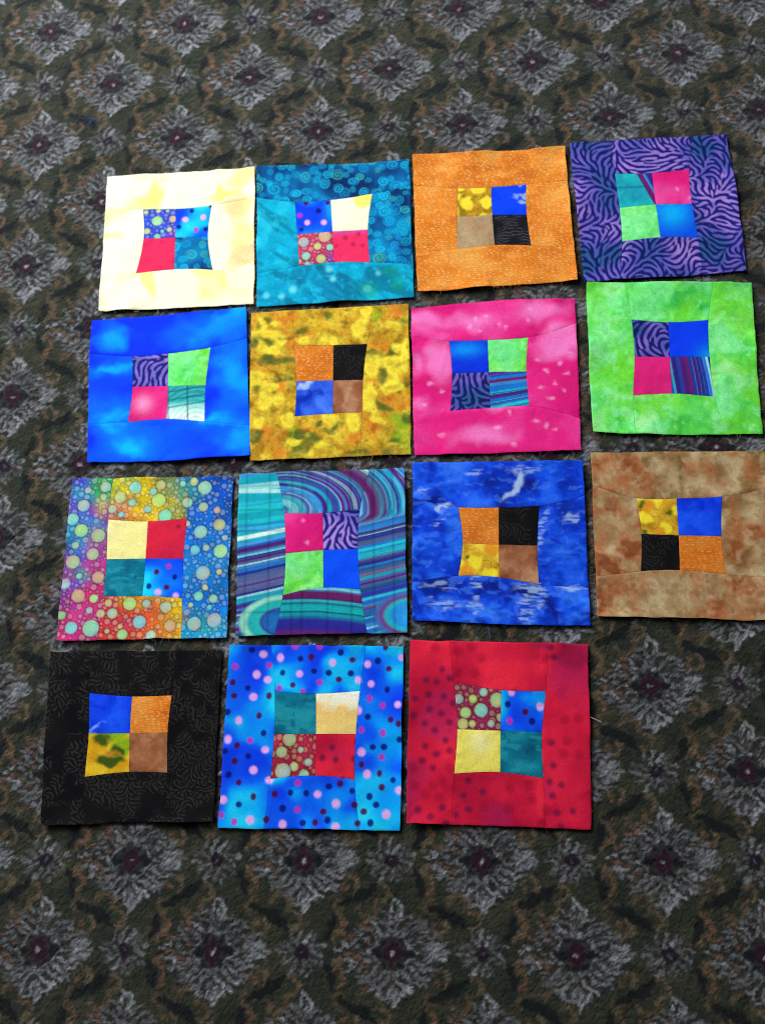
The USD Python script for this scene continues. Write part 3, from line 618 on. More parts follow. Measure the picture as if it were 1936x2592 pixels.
# ------------------------------------------------------------------ the fifteen blocks: (border, four patches, label, fraying thread colour)
PD = {1: PATCH_DOTS_1, 2: PATCH_DOTS_2, 9: PATCH_DOTS_9, 15: PATCH_DOTS_15}
SPEC = {
    1: ((f_cream, {}), [(f_bubbles, dict(tone='blue', big=BUB_1), 'blue bubble print patch'), (f_dots, dict(sets=PD[1]), 'aqua patch with pink dots'), (f_red, dict(tone='bright'), 'plain raspberry red patch'), (f_teal, dict(dark=True), 'dark teal patch with spirals')],
        'pale cream yellow quilt block, top left of the group, beside the teal one', (240, 232, 190)),
    2: ((f_teal, {}), [(f_dots, dict(sets=PD[2]), 'blue patch with pale pink dots'), (f_cream, dict(tone='corner'), 'cream patch'), (f_bubbles, dict(tone='red', big=BUB_2), 'red bubble print patch'), (f_red, dict(tone='magenta'), 'pinkish red patch')],
        'teal quilt block printed with pale spirals, between the cream and orange ones', (20, 120, 150)),
    3: ((f_orange, {}), [(f_gold, dict(tone='yellow'), 'yellow floral patch'), (f_royal, dict(tone='sky'), 'bright blue patch with a grey cloud'), (f_brown, dict(tone='light'), 'tan patch'), (f_black, dict(tone='wavy'), 'black patch with fine grey wavy lines')],
        'orange quilt block with fine flecked texture, between the teal and purple ones', (190, 120, 60)),
    4: ((f_purple, {}), [(f_waves, dict(tone='fork'), 'turquoise and purple striped patch'), (f_pink, dict(tone='spot'), 'hot pink patch'), (f_green, {}, 'lime green patch'), (f_blue, dict(tone='aqua'), 'aqua blue patch')],
        'purple zebra striped quilt block in the top right corner, above the lime green one', (70, 60, 150)),
    5: ((f_blue, {}), [(f_purple, dict(bright=.1), 'purple striped patch'), (f_green, {}, 'lime green patch'), (f_pink, dict(tone='glow'), 'hot pink patch with a pale glow'), (f_waves, dict(tone='grid'), 'white and teal checked patch')],
        'bright blue quilt block clouded with aqua, under the cream one', (60, 60, 170)),
    6: ((f_gold, {}), [(f_orange, dict(deep=.15), 'orange flecked patch'), (f_black, dict(tone='soft'), 'black patch'), (f_royal, dict(tone='cloud'), 'royal blue patch with a pale cloud'), (f_brown, dict(tone='rust'), 'rusty brown patch')],
        'golden yellow floral quilt block with green leaves, between the bright blue and pink ones', (170, 140, 60)),
    7: ((f_pink, {}), [(f_blue, dict(tone='top'), 'bright blue patch'), (f_green, {}, 'lime green patch'), (f_purple, {}, 'purple striped patch'), (f_waves, dict(tone='slant'), 'blue patch with slanting stripes')],
        'hot pink quilt block speckled with pale spots, left of the lime green one', (190, 60, 120)),
    8: ((f_green, {}), [(f_purple, {}, 'purple striped patch'), (f_blue, dict(tone='corner'), 'bright blue patch'), (f_pink, dict(tone='plain'), 'plain hot pink patch'), (f_waves, dict(tone='upright'), 'dark blue patch with upright stripes')],
        'lime green mottled quilt block, right of the pink one', (110, 190, 90)),
    9: ((f_bubbles, {}), [(f_cream, dict(tone='pale'), 'pale yellow patch'), (f_red, dict(tone='plain'), 'red patch with dark dots'), (f_tealdark, {}, 'teal patch'), (f_dots, dict(sets=PD[9]), 'blue dotted patch')],
        'rainbow bubble print quilt block, under the bright blue one', (120, 140, 170)),
    10: ((f_waves, {}), [(f_pink, dict(tone='spot'), 'hot pink patch'), (f_purple, dict(bright=.15), 'purple striped patch'), (f_green, {}, 'lime green patch'), (f_blue, dict(tone='deep'), 'deep bright blue patch')],
         'teal and purple wavy striped quilt block, right of the bubble print one', (50, 70, 120)),
    11: ((f_royal, {}), [(f_orange, dict(deep=.3), 'orange flecked patch'), (f_black, dict(tone='soft'), 'black patch'), (f_gold, dict(tone='mix'), 'yellow floral patch'), (f_brown, dict(tone='rust'), 'brown patch')],
         'royal blue quilt block brushed with pale streaks, left of the brown one', (50, 80, 180)),
    12: ((f_brown, {}), [(f_gold, dict(tone='mix'), 'golden yellow floral patch'), (f_royal, dict(tone='plain'), 'royal blue patch'), (f_black, dict(tone='soft'), 'black patch'), (f_orange, dict(deep=.35), 'orange flecked patch')],
         'brown and rust marbled quilt block at the right edge, under the lime green one', (150, 120, 90)),
    13: ((f_black, {}), [(f_royal, dict(tone='plain'), 'bright royal blue patch'), (f_orange, dict(deep=.2), 'orange flecked patch'), (f_gold, dict(tone='green'), 'gold and green leaf patch'), (f_brown, dict(tone='rust'), 'rusty brown patch')],
         'black quilt block with faint fern strokes, bottom left of the group', (50, 44, 42)),
    14: ((f_dots, {}), [(f_tealdark, {}, 'teal patch'), (f_cream, dict(tone='peach'), 'cream and peach patch'), (f_bubbles, dict(tone='crimson', big=BUB_14), 'red bubble print patch'), (f_red, dict(tone='dotted'), 'red patch with dark dots')],
         'blue polka dot quilt block in the bottom row, between the black and red ones', (40, 100, 200)),
    15: ((f_red, {}), [(f_bubbles, dict(tone='plum', big=BUB_15), 'plum bubble print patch'), (f_dots, dict(sets=PD[15]), 'blue dotted patch'), (f_cream, dict(tone='yellow'), 'bright yellow patch'), (f_tealdark, {}, 'teal patch')],
         'red quilt block with dark dots, in the bottom row beside the polka dot one', (150, 60, 70)),
}


# ------------------------------------------------------------------ materials: colour woven or printed into the cloth comes with each vertex
def cloth_material(name, rough, sheen, bump_scale, bump_strength, grain, stretch=(1, 1, 1)):
    return usdkit.material(stage, '/World/Looks/' + name, {
        'cd': ('attribute', {'attribute': 'Cd'}),
        'tc': ('geometry', {}),
        'mp': ('mapping', {'scale': stretch}),
        'n': ('noise_texture', {'scale': bump_scale, 'detail': 2.0, 'roughness': 0.6}),
        'mr': ('map_range', {'from_min': 0.25, 'from_max': 0.75, 'to_min': 1 - grain, 'to_max': 1 + grain}),
        'cc': ('combine_color', {}),
        'mx': ('mix_color', {'blend_type': 'multiply', 'fac': 1.0}),
        'b': ('bump', {'strength': bump_strength, 'distance': 0.0006}),
        'p': ('principled_bsdf', {'roughness': rough, 'specular_ior_level': 0.06, 'sheen_weight': sheen, 'sheen_roughness': 0.6}),
    }, [('tc.position', 'mp.vector'), ('mp.vector', 'n.vector'), ('n.fac', 'mr.value'), ('mr.result', 'cc.r'), ('mr.result', 'cc.g'), ('mr.result', 'cc.b'),
        ('cd.color', 'mx.a'), ('cc.color', 'mx.b'), ('mx.result', 'p.base_color'), ('n.fac', 'b.height'), ('b.normal', 'p.normal')], surface='p.BSDF')


COTTON = cloth_material('cotton', 0.85, 0.0, 1100, 0.30, 0.16)
PILE = cloth_material('carpet_pile', 0.95, 0.12, 800, 0.8, 0.35, (0.6, 1, 1))
THREAD = cloth_material('thread', 0.8, 0.1, 900, 0.2, 0.10)


def add_mesh(path, v, f, col, mat, smooth=True, label=None):
    m = usdkit.mesh(stage, path, (v, f), mat, smooth)
    UsdGeom.PrimvarsAPI(m).CreatePrimvar('Cd', Sdf.ValueTypeNames.Color3fArray, 'vertex').Set(Vt.Vec3fArray.FromNumpy(np.asarray(col, np.float32)))
    if label:
        m.GetPrim().SetCustomDataByKey('label', label)
    return m


def numbered(base, n):
    return base if n == 0 else '%s_%03d' % (base, n)


def grid_faces(nu, nv, off=0):
    i, j = np.meshgrid(np.arange(nv - 1), np.arange(nu - 1), indexing='ij')
    a = off + i * nu + j
    return np.vstack([np.stack([a, a + 1, a + nu + 1], -1).reshape(-1, 3), np.stack([a, a + nu + 1, a + nu], -1).reshape(-1, 3)])


# ------------------------------------------------------------------ carpet: woven lattice of medallions, small flowers and leaf scrolls
LAT, RAT, LAT0 = 159.2366, 0.964415, np.array([-417.142, 540.0])


def carpet_strokes():
    rng = np.random.default_rng(11)
    L = []                       # (x, y, angle, half length, half width, colour, amount) in lattice units, y down
    G = lambda k: srgb(*[(166, 165, 171), (144, 145, 149), (188, 187, 194), (130, 130, 131), (162, 153, 157)][k])
    tan, brown, rust = srgb(138, 114, 90), srgb(114, 94, 72), srgb(148, 108, 82)
    navy, maroon, leaf = srgb(18, 17, 32), srgb(58, 11, 42), srgb(17, 22, 26)

    def arc(x, y, r, a0, a1, w, col, am=.8, sy=1.0):
        n = max(4, int(abs(a1 - a0) * r / .018))
        for k in range(n):
            a = a0 + (a1 - a0) * k / (n - 1)
            L.append((x + r * math.cos(a), y + sy * r * math.sin(a), a + math.pi / 2, .02, w * rng.uniform(.7, 1.2), col, am * rng.uniform(.6, 1)))

    # leaf scrolls: a lumpy dark leaf with curls of tan on both sides, and upright leaves beside the small flowers
    for x, y, m in ((.337, .180, 1), (.337, -.182, -1)):
        arc(x - .075, y - .05 * m, .045, -2.6 * m, .9 * m, .017, tan, .7)
        arc(x + .03, y + .065 * m, .055, -.4 * m, 2.9 * m, .020, brown, .85)
        arc(x + .105, y - .012 * m, .04, -1.9 * m, 1.4 * m, .016, tan, .65)
        arc(x - .13, y + .06 * m, .032, 0, 4.4 * m, .016, brown, .75)
        L.append((x - .10, y - .035 * m, .3, .022, .018, rust, .55))
        for dx, dy, l, w in ((0, 0, .060, .036), (-.055, .024, .040, .026), (-.100, .048, .042, .024), (.066, -.052, .024, .015), (.038, -.026, .035, .022)):
            L.append((x + dx, y + dy * m, -.42 * m, l, w, leaf, .92))
    for x, y, m in ((-.335, -.135, 1), (-.338, .128, -1)):
        arc(x + .012, y - .005, .055, -1.3, 1.2, .018, rust, .6)
        arc(x + .035, y + .055 * m, .035, 2.4, 5.6, .016, tan, .6)
        for dx, dy, l, w in ((0, 0, .040, .027), (-.016, .045 * m, .026, .022), (.006, -.045 * m, .022, .020), (-.034, .062 * m, .02, .013)):
            L.append((x + dx, y + dy, 1.35 * m, l, w, leaf, .92))
    # large medallion
    def sup(r, a, p=1.25):
        return r / ((abs(math.cos(a)) / 1.13) ** p + abs(math.sin(a)) ** p) ** (1 / p)
    for k in range(5):
        L.append((rng.uniform(-.06, .06), rng.uniform(-.05, .05), 0, .19, .165, srgb(62, 61, 58), .22))
    for i, (r, n, ln, w, skew) in enumerate([(.150, 18, .024, .0105, .35), (.184, 22, .027, .0110, .45), (.218, 26, .028, .0115, .55), (.248, 26, .028, .0115, .6), (.268, 18, .022, .0100, .2)]):
        for k in range(n):
            a = 2 * math.pi * (k + .5 * (i % 2) + rng.uniform(-.14, .14)) / n
            d = sup(r, a)
            x, y = d * math.cos(a), d * math.sin(a) * .95
            if i == 4 and abs(x) < .15:
                continue
            turn = a + (skew if x * y < 0 else -skew) * (1 if abs(math.sin(2 * a)) > .3 else 0)
            c = G(rng.integers(5)) * rng.uniform(.62, 1.08)
            if x < -.13 and rng.random() < .4:
                c = srgb(138, 104, 88)
            L.append((x - .006, y + .014, turn, ln, w, srgb(42, 41, 40), .75))
            L.append((x, y, turn, ln * rng.uniform(.8, 1.15), w * rng.uniform(.8, 1.15), c, .95))
    for k in range(28):          # thin pale diamond round the dark heart
        a = 2 * math.pi * k / 28
        d = sup(.118, a, 1.05)
        L.append((d * math.cos(a), d * math.sin(a), a + 1.57 + (.35 if math.sin(2 * a) > 0 else -.35), .016, .0085, G(k % 4) * rng.uniform(.8, 1.05), .9))
    for k in range(8):           # hooked tip above, tapering tip below
        L.append((.01 + .05 * math.sin(k / 7 * 2.3), -.272 + .085 * k / 7, .9 + k * .16, .018, .0095, G(2) * .9, .9))
        L.append((.008 + .06 * k / 7, .268 - .075 * k / 7, -.9, .018, .010, G(2) * .95, .9))
    for k in range(12):          # the pale lobe to the right
        L.append((.205 + .024 * (k % 4), -.045 + .03 * (k // 4) + .008 * (k % 2), -.5, .024, .0095, G(k % 3), .9))
    arc(-.03, .205, .05, -.2, 3.4, .008, G(0), .8, .6)
    for x, y, l, w in ((-.084, .002, .036, .024), (.082, .0, .040, .025), (-.048, -.066, .022, .017), (.046, -.068, .022, .017), (-.055, .066, .022, .018), (.044, .064, .022, .018)):
        L.append((x, y, 0, l, w, navy, .93))
    L.append((0, 0, 0, .052, .050, maroon * .75, .8))
    for a in range(8):
        L.append((.034 * math.cos(a * .785), .036 * math.sin(a * .785), a * .785 + 1.57, .022, .018, maroon, .9))
    L.append((0, -.064, 1.57, .018, .014, maroon, .9)); L.append((0, .066, 1.57, .018, .014, maroon, .9))
    L.append((.001, 0, 0, .0135, .012, srgb(190, 188, 198), .9))
    # small flower, half a step to the side
    S = []
    S.append((0, 0, 0, .10, .09, srgb(64, 62, 60), .6))
    for i, (r, n, ln, w) in enumerate([(.056, 9, .022, .0125), (.088, 13, .024, .012), (.112, 9, .02, .011)]):
        for k in range(n):
            a = 2 * math.pi * (k + .4 * i + rng.uniform(-.2, .2)) / n
            S.append((r * math.cos(a) * 1.12, r * math.sin(a), a + rng.uniform(-.5, .5) + .4, ln * rng.uniform(.8, 1.1), w * rng.uniform(.8, 1.1), G(rng.integers(5)) * rng.uniform(.6, .98), .9))
    S.append((-.135, .0, .3, .018, .010, G(1), .8))
    for a in range(6):
        S.append((.02 * math.cos(a * 1.05), .02 * math.sin(a * 1.05), a * 1.05 + 1.57, .020, .020, srgb(40, 18, 40), .95))
    S.append((0, 0, 0, .010, .009, srgb(120, 118, 150), .85))
    return L, S


def carpet_color(P):
    rng = np.random.default_rng(5)
    Q = warp(P, 2.0, 5.0, 3)
    Q = Q + 1.0 * (np.random.default_rng(8).random(P.shape) - .5)     # ragged ends of the tufts
    uv = np.c_[(Q[:, 0] - LAT0[0]) / LAT, -(Q[:, 1] - LAT0[1]) / LAT / RAT]
    C = ramp(n2(P, 14, 4, 3), [(.1, srgb(46, 52, 40)), (.5, srgb(60, 64, 49)), (.9, srgb(80, 76, 58))])
    L, S = carpet_strokes()
    for strokes, shifts in ((L, ((0, 0), (.5, .5))), (S, ((.5, 0), (0, .5)))):
        for sh in shifts:
            w = uv - sh
            cell = np.round(w)
            w = (w - cell) * [1, RAT]
            order = np.argsort(w[:, 1], kind='stable')
            ys = w[order, 1]
            for x, y, ang, hl, hw, col, am in strokes:
                m = max(hl, hw) + .01
                a, b = np.searchsorted(ys, [y - m, y + m])
                k = order[a:b]
                k = k[abs(w[k, 0] - x) < m]
                if not len(k):
                    continue
                dx, dy = w[k, 0] - x, w[k, 1] - y
                ex, ey = dx * math.cos(ang) + dy * math.sin(ang), -dx * math.sin(ang) + dy * math.cos(ang)
                d = (np.sqrt((ex / hl) ** 2 + (ey / hw) ** 2) - 1) * min(hl, hw)
                C[k] = lerp(C[k], col, am * (1 - sm(-.007, .005, d)))
    # each tuft of wool took the dye a little differently
    t = np.random.default_rng(9).random(len(P))
    C = C * (.86 + .28 * t)[:, None] * (.72 + .56 * n2(P, 2.2, 21, 2, 2.4, .9))[:, None]
    return C


def axis(lo, hi, step, far0, far1):
    a = list(np.arange(lo, hi, step))
    s = step
    while a[-1] < far1:
        s = min(s * 1.12, 9.0); a.append(a[-1] + s)
    s = step
    while a[0] > far0:
        s = min(s * 1.12, 9.0); a.insert(0, a[0] - s)
    return np.array(a)


def build_carpet():
    ax, ay = axis(-505, 420, 1.3, -1100, 1100), axis(-540, 620, 1.3, -1100, 1200)
    X, Y = np.meshgrid(ax, ay)
    P = np.c_[X.ravel(), Y.ravel()]
    rng = np.random.default_rng(2)
    P += rng.uniform(-.35, .35, P.shape)
    C = carpet_color(P)
    z = -1.6 + .5 * n2(P, 3.4, 31, 2) + 1.0 * rng.random(len(P)) - .3
    z += .8 * (n2(P, 60, 33, 2) - 1)
    z = np.minimum(z, -.05)
    m = add_mesh('/World/carpet', np.c_[P, z] * MM, grid_faces(len(ax), len(ay)), C * CARPET_GAIN, PILE, True)
    p = m.GetPrim()
    p.SetCustomDataByKey('label', 'dark olive carpet woven with grey medallions and maroon centres')
    p.SetCustomDataByKey('category', 'carpet')
    p.SetCustomDataByKey('kind', 'structure')


CARPET_GAIN = 0.45
build_carpet()


# ------------------------------------------------------------------ quilt blocks
def spline(pts):
    pts = np.asarray(pts, float)
    t = np.r_[0, np.cumsum(np.linalg.norm(np.diff(pts, axis=0), axis=1))]
    return CubicSpline(t, pts, bc_type='natural'), t


class Curve:
    def __init__(self, pts, i0=0, i1=None, rev=False):
        self.s, self.t = spline(pts)
        i1 = len(pts) - 1 if i1 is None else i1
        self.a, self.b = self.t[i0], self.t[i1]

    def __call__(self, x):
        return self.s(self.a + (self.b - self.a) * np.asarray(x))


class Edge:
    """a stretch of a block's outer edge from the point nearest p to the point nearest q, with the cut's small unevenness"""
    def __init__(self, pts, p, q, seed):
        self.s, self.t = spline(pts)
        x = np.linspace(0, self.t[-1], 2000)
        v = self.s(x)
        self.a = x[((v - p) ** 2).sum(1).argmin()]
        self.b = x[((v - q) ** 2).sum(1).argmin()]
        n = np.diff(np.asarray(pts)[[0, -1]], axis=0)[0]
        self.n = np.array([-n[1], n[0]]) / np.linalg.norm(n)
        self.seed = seed

    def __call__(self, x):
        u = self.a + (self.b - self.a) * np.asarray(x)
        w = (noise(np.c_[u / 9.0, np.full(len(u), self.seed), np.zeros(len(u))], 3) - .5) * .7 + (noise(np.c_[u / 33.0, np.full(len(u), self.seed), np.zeros(len(u))], 4) - .5) * 1.2
        w *= np.clip(np.minimum(u, self.t[-1] - u) / 8, 0, 1)
        return self.s(u) + self.n * w[:, None]


def homography(src, dst):
    A = []
    for (x, y), (u, v) in zip(src, dst):
        A += [[x, y, 1, 0, 0, 0, -u * x, -u * y, -u], [0, 0, 0, x, y, 1, -v * x, -v * y, -v]]
    return np.linalg.svd(np.array(A, float))[2][-1].reshape(3, 3)


def coons(top, bottom, left, right, step):
    s8 = np.linspace(0, 1, 30)
    ln = lambda c: np.linalg.norm(np.diff(c(s8), axis=0), axis=1).sum()
    w, h = max(ln(top), ln(bottom)), max(ln(left), ln(right))
    nu, nv = int(w / step) + 2, int(h / step) + 2
    e, g = .10 / w, .10 / h
    s, t = np.linspace(e, 1 - e, nu), np.linspace(g, 1 - g, nv)
    A, B, L, Rr = top(s), bottom(s), left(t), right(t)
    c00, c10, c01, c11 = top([0])[0], top([1])[0], bottom([0])[0], bottom([1])[0]
    S, T = np.meshgrid(s, t)
    S, T = S[..., None], T[..., None]
    P = (1 - T) * A[None] + T * B[None] + (1 - S) * L[:, None] + S * Rr[:, None] - ((1 - S) * (1 - T) * c00 + S * (1 - T) * c10 + (1 - S) * T * c01 + S * T * c11)
    return P.reshape(-1, 2), S.ravel() * w, (1 - S.ravel()) * w, T.ravel() * h, (1 - T.ravel()) * h, nu, nv


STEP = 0.85


def tube_mesh(pts, r, sides=3):
    p = np.asarray(pts, float)
    t = np.gradient(p, axis=0); t /= np.linalg.norm(t, axis=1, keepdims=True) + 1e-12
    a = np.cross(t, [0, 0, 1.0]); a /= np.linalg.norm(a, axis=1, keepdims=True) + 1e-12
    b = np.cross(t, a)
    ang = np.arange(sides) * 2 * np.pi / sides
    v = p[:, None] + r * (np.cos(ang)[None, :, None] * a[:, None] + np.sin(ang)[None, :, None] * b[:, None])
    i, j = np.meshgrid(np.arange(len(p) - 1), np.arange(sides), indexing='ij')
    q = np.stack([i * sides + j, i * sides + (j + 1) % sides, (i + 1) * sides + (j + 1) % sides, (i + 1) * sides + j], -1).reshape(-1, 4)
    return v.reshape(-1, 3), np.vstack([q[:, [0, 1, 2]], q[:, [0, 2, 3]]])


def join(parts):
    V, F, n = [], [], 0
    for v, f in parts:
        V.append(v); F.append(f + n); n += len(v)
    return np.vstack(V), np.vstack(F)


def build_block(no, path):
    kind, o, i, s = BLOCKS[no]
    (bf, bk), patches, label, fray = SPEC[no]
    o, i, s = np.array(o), np.array(i), np.array(s)
    cen = o[[0, 2, 4, 6]].mean(0)
    Hm = homography(o[[0, 2, 4, 6]], [(0, 0), (165, 0), (165, 165), (0, 165)])
    x = UsdGeom.Xform.Define(stage, path)
    x.AddTranslateOp().Set(Gf.Vec3d(cen[0] * MM, cen[1] * MM, 0))
    pr = x.GetPrim()
    pr.SetCustomDataByKey('label', label)
    pr.SetCustomDataByKey('category', 'quilt block')
    pr.SetCustomDataByKey('group', 'quilt blocks laid out on the carpet')
    oT, oR, oB, oL = o[[0, 1, 2]], o[[2, 3, 4]], o[[6, 5, 4]], o[[0, 7, 6]]
    i = i.reshape(3, 3, 2)
    sd = no * 10
    E = lambda pts, p, q, k: Edge(pts, p, q, sd + k)
    if kind == 'H':
        up, dn = [s[0], i[0, 0], i[0, 1], i[0, 2], s[1]], [s[2], i[2, 0], i[2, 1], i[2, 2], s[3]]
        sl, sr = [i[0, 0], i[1, 0], i[2, 0]], [i[0, 2], i[1, 2], i[2, 2]]
        P = {'top': (E(oT, o[0], o[2], 0), Curve(up), E(oL, o[0], s[0], 1), E(oR, o[2], s[1], 2)),
             'bottom': (Curve(dn), E(oB, o[6], o[4], 3), E(oL, s[2], o[6], 1), E(oR, s[3], o[4], 2)),
             'left': (Curve(up, 0, 1), Curve(dn, 0, 1), E(oL, s[0], s[2], 1), Curve(sl)),
             'right': (Curve(up, 3, 4), Curve(dn, 3, 4), Curve(sr), E(oR, s[1], s[3], 2))}
        seam = {'top': 'b', 'bottom': 't', 'left': 'tbr', 'right': 'tbl'}
        h = {0: lambda a, b: Curve(up, 1 + a, 1 + b), 2: lambda a, b: Curve(dn, 1 + a, 1 + b)}
        v = {0: lambda a, b: Curve(sl, a, b), 2: lambda a, b: Curve(sr, a, b)}
    else:
        lf, rt = [s[0], i[0, 0], i[1, 0], i[2, 0], s[1]], [s[2], i[0, 2], i[1, 2], i[2, 2], s[3]]
        st, sb = [i[0, 0], i[0, 1], i[0, 2]], [i[2, 0], i[2, 1], i[2, 2]]
        P = {'left': (E(oT, o[0], s[0], 0), E(oB, o[6], s[1], 3), E(oL, o[0], o[6], 1), Curve(lf)),
             'right': (E(oT, s[2], o[2], 0), E(oB, s[3], o[4], 3), Curve(rt), E(oR, o[2], o[4], 2)),
             'top': (E(oT, s[0], s[2], 0), Curve(st), Curve(lf, 0, 1), Curve(rt, 0, 1)),
             'bottom': (Curve(sb), E(oB, s[1], s[3], 3), Curve(lf, 3, 4), Curve(rt, 3, 4))}
        seam = {'left': 'r', 'right': 'l', 'top': 'blr', 'bottom': 'tlr'}
        v = {0: lambda a, b: Curve(lf, 1 + a, 1 + b), 2: lambda a, b: Curve(rt, 1 + a, 1 + b)}
        h = {0: lambda a, b: Curve(st, a, b), 2: lambda a, b: Curve(sb, a, b)}
    mh, mv = [i[1, 0], i[1, 1], i[1, 2]], [i[0, 1], i[1, 1], i[2, 1]]
    h[1] = lambda a, b: Curve(mh, a, b)
    v[1] = lambda a, b: Curve(mv, a, b)
    for r in (0, 1):
        for c in (0, 1):
            P['p%d%d' % (r, c)] = (h[r](c, c + 1), h[r + 1](c, c + 1), v[c](r, r + 1), v[c + 1](r, r + 1))
            seam['p%d%d' % (r, c)] = 'tblr'
    nb = nq = 0
    for name in ('top', 'left', 'right', 'bottom', 'p00', 'p01', 'p10', 'p11'):
        Q, dl, dr, dt, db, nu, nv = coons(*P[name], STEP)
        q = np.c_[Q, np.ones(len(Q))] @ Hm.T
        loc = q[:, :2] / q[:, 2:]
        rng = np.random.default_rng(no * 100 + list(P).index(name))
        if name[0] == 'p' and len(name) == 3:
            pf, pk, plabel = patches[int(name[1]) * 2 + int(name[2])]
            ppath, plab, nq = path + '/' + numbered('patch', nq), plabel, nq + 1
        else:
            pf, pk, plab = bf, bk, None
            ppath, nb = path + '/' + numbered('border_strip', nb), nb + 1
        col = np.clip(pf(loc, rng, name, **pk) * (1 + .07 * rng.standard_normal((len(Q), 1))), 0.003, .92)
        # relief: the cloth lies in slow waves, its raw edge lifts a little, every seam is a groove beside a padded seam allowance
        D = dict(t=dt, b=db, l=dl, r=dr)
        ds = np.min([D[k] for k in seam[name]], axis=0)
        free = [D[k] for k in 'tblr' if k not in seam[name]]
        do = np.min(free, axis=0) if free else np.full(len(Q), 99.0)
        bd = np.min([loc[:, 0], loc[:, 1], 165 - loc[:, 0], 165 - loc[:, 1]], axis=0)
        z = 1.35 + 1.4 * (n2(Q, 42, no, 2) - .4) + .35 * (n2(Q, 13, no + 40, 2) - .5)
        z += 2.6 * np.exp(-np.maximum(bd, 0) / 9) * sm(.45, .85, n2(Q, 38, no + 70, 2))
        z += .16 * (1 - sm(3.5, 7, ds)) * (name in ('top', 'bottom')) - (.34 if name in ('top', 'bottom') and kind == 'H' else .14) * np.exp(-ds / .8)
        z += .8 * (n2(Q, 9, no + 90, 2) - .5) * np.exp(-ds / 10)
        z = np.maximum(z, .75)
        z -= .3 * np.exp(-do / .5)
        top = np.c_[Q - cen, z]
        ring = np.r_[np.arange(nu), np.arange(1, nv) * nu + nu - 1, (nv - 1) * nu + np.arange(nu - 2, -1, -1), np.arange(nv - 2, 0, -1) * nu]
        f = grid_faces(nu, nv)[:, ::-1]
        low = top[ring].copy(); low[:, 2] -= .55
        n0, m = len(top), len(ring)
        # walls get vertices of their own so that the rim stays a crisp cut
        k, k2 = np.arange(m), (np.arange(m) + 1) % m
        walls = np.vstack([np.stack([n0 + k, n0 + k2, n0 + m + k2], 1), np.stack([n0 + k, n0 + m + k2, n0 + m + k], 1)])
        iu, iv = np.unique(np.r_[np.arange(0, nu, 8), nu - 1]), np.unique(np.r_[np.arange(0, nv, 8), nv - 1])
        sub = (iv[:, None] * nu + iu[None]).ravel()
        base = top[sub].copy(); base[:, 2] -= .55
        fb = grid_faces(len(iu), len(iv), n0 + 2 * m)
        V = np.vstack([top, top[ring], low, base]) * MM
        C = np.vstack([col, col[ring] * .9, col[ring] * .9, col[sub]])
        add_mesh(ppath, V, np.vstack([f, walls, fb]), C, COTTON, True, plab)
    # loose threads along the raw edges
    rng = np.random.default_rng(no + 900)
    parts = []
    for ei, pts in enumerate((oT, oR, oB, oL)):
        ed = Edge(pts, pts[0], pts[-1], sd + ei)
        out = -1 if ei in (0, 1) else 1
        nrm = np.asarray(pts[1]) - cen; nrm = nrm / np.linalg.norm(nrm)
        for _ in range(26):
            a = ed([rng.random()])[0] - nrm * .8 - cen
            ln = rng.choice([2.0, 3.0, 4.5, 9.0], p=[.45, .3, .2, .05]) * rng.uniform(.7, 1.3)
            ang = math.atan2(nrm[1], nrm[0]) + rng.normal(0, .8)
            bend = rng.normal(0, .25)
            p = [(*a, 1.1)]
            for k in range(5):
                ang += bend
                p.append((p[-1][0] + ln / 5 * math.cos(ang), p[-1][1] + ln / 5 * math.sin(ang), 1.1 - .18 * k + rng.normal(0, .2)))
            parts.append(tube_mesh(p, .11))
    V, F = join(parts)
    m = add_mesh(path + '/frayed_threads', V * MM, F, np.tile(srgb(*fray), (len(V), 1)), THREAD, True)
    m.GetPrim().SetCustomDataByKey('kind', 'stuff')


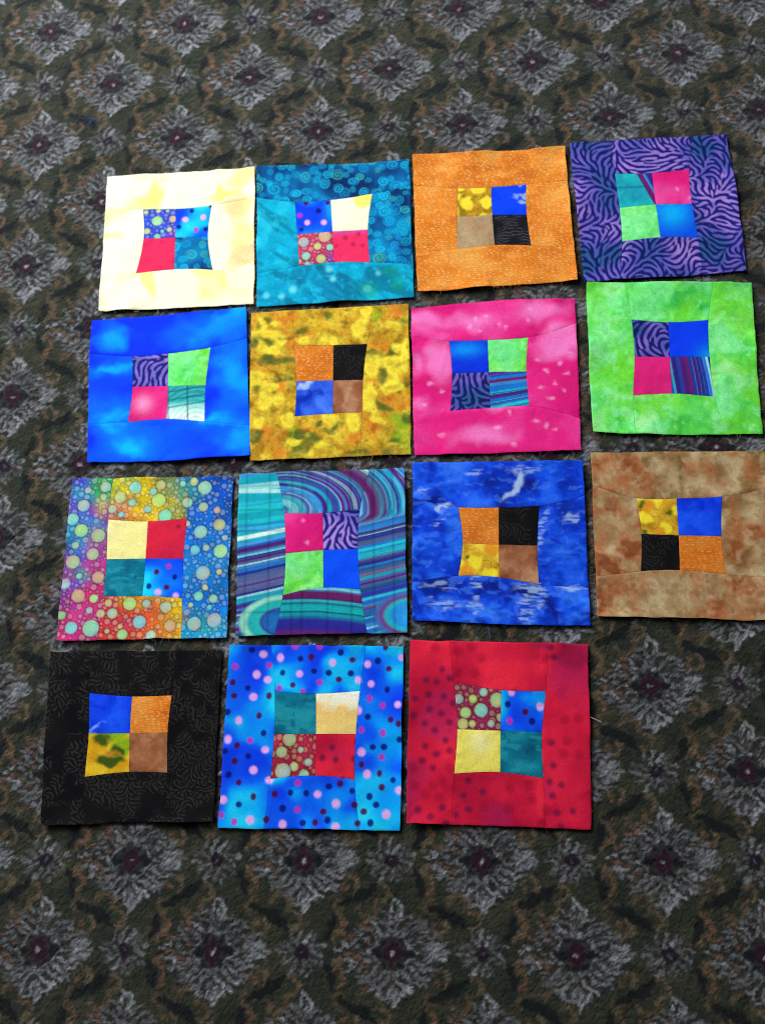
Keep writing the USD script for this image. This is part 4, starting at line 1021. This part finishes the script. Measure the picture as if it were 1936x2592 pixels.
for n, no in enumerate(sorted(BLOCKS)):
    build_block(no, '/World/' + numbered('quilt_block', n))


# ------------------------------------------------------------------ bits of lint and thread on the carpet
def lint(path, at, size, color, label, seed, strands=14, cat='lint'):
    rng = np.random.default_rng(seed)
    parts = []
    for _ in range(strands):
        ang = rng.uniform(0, 6.28); p = [(*(rng.normal(0, size * .25, 2)), 0.3 + rng.uniform(0, 1.0))]
        for k in range(7):
            ang += rng.normal(0, .7)
            p.append((p[-1][0] + size / 7 * math.cos(ang), p[-1][1] + size / 9 * math.sin(ang) - .15 * k, max(.2, p[-1][2] + rng.normal(0, .3))))
        parts.append(tube_mesh(p, .16))
    V, F = join(parts)
    m = add_mesh(path, V * MM, F, np.tile(srgb(*color), (len(V), 1)), THREAD, True)
    m.AddTranslateOp().Set(Gf.Vec3d(at[0] * MM, at[1] * MM, 0))
    m.GetPrim().SetCustomDataByKey('label', label)
    m.GetPrim().SetCustomDataByKey('category', cat)


lint('/World/lint_tuft', (-360.4, 415.3), 11, (70, 90, 130), 'grey blue fluff of thread on the carpet above the cream block', 1)
lint('/World/lint_tuft_001', (-201.0, 420.0), 7, (85, 105, 120), 'small pale fluff on the carpet above the teal and cream blocks', 2, 7)


def loose_thread(path, pts, r, color, label):
    V, F = tube_mesh([(x - pts[0][0], y - pts[0][1], z) for x, y, z in pts], r, 5)
    m = add_mesh(path, V * MM, F, np.tile(srgb(*color), (len(V), 1)), THREAD, True)
    m.AddTranslateOp().Set(Gf.Vec3d(pts[0][0] * MM, pts[0][1] * MM, 0))
    m.GetPrim().SetCustomDataByKey('label', label)
    m.GetPrim().SetCustomDataByKey('category', 'thread')


loose_thread('/World/thread_scrap', [(163.5, -256.0, .6), (166, -257.2, 1.0), (169, -258.6, 1.0), (173, -260.6, .6)], .3, (190, 190, 200), 'short white thread on the carpet right of the red block')
loose_thread('/World/thread_scrap_001', [(72, -172, .8), (74, -174, 1.2), (73.5, -177, 1.2), (75, -180, 1.0), (74, -182.5, .6)], .35, (40, 80, 190), 'blue thread on the carpet between the royal blue and red blocks')
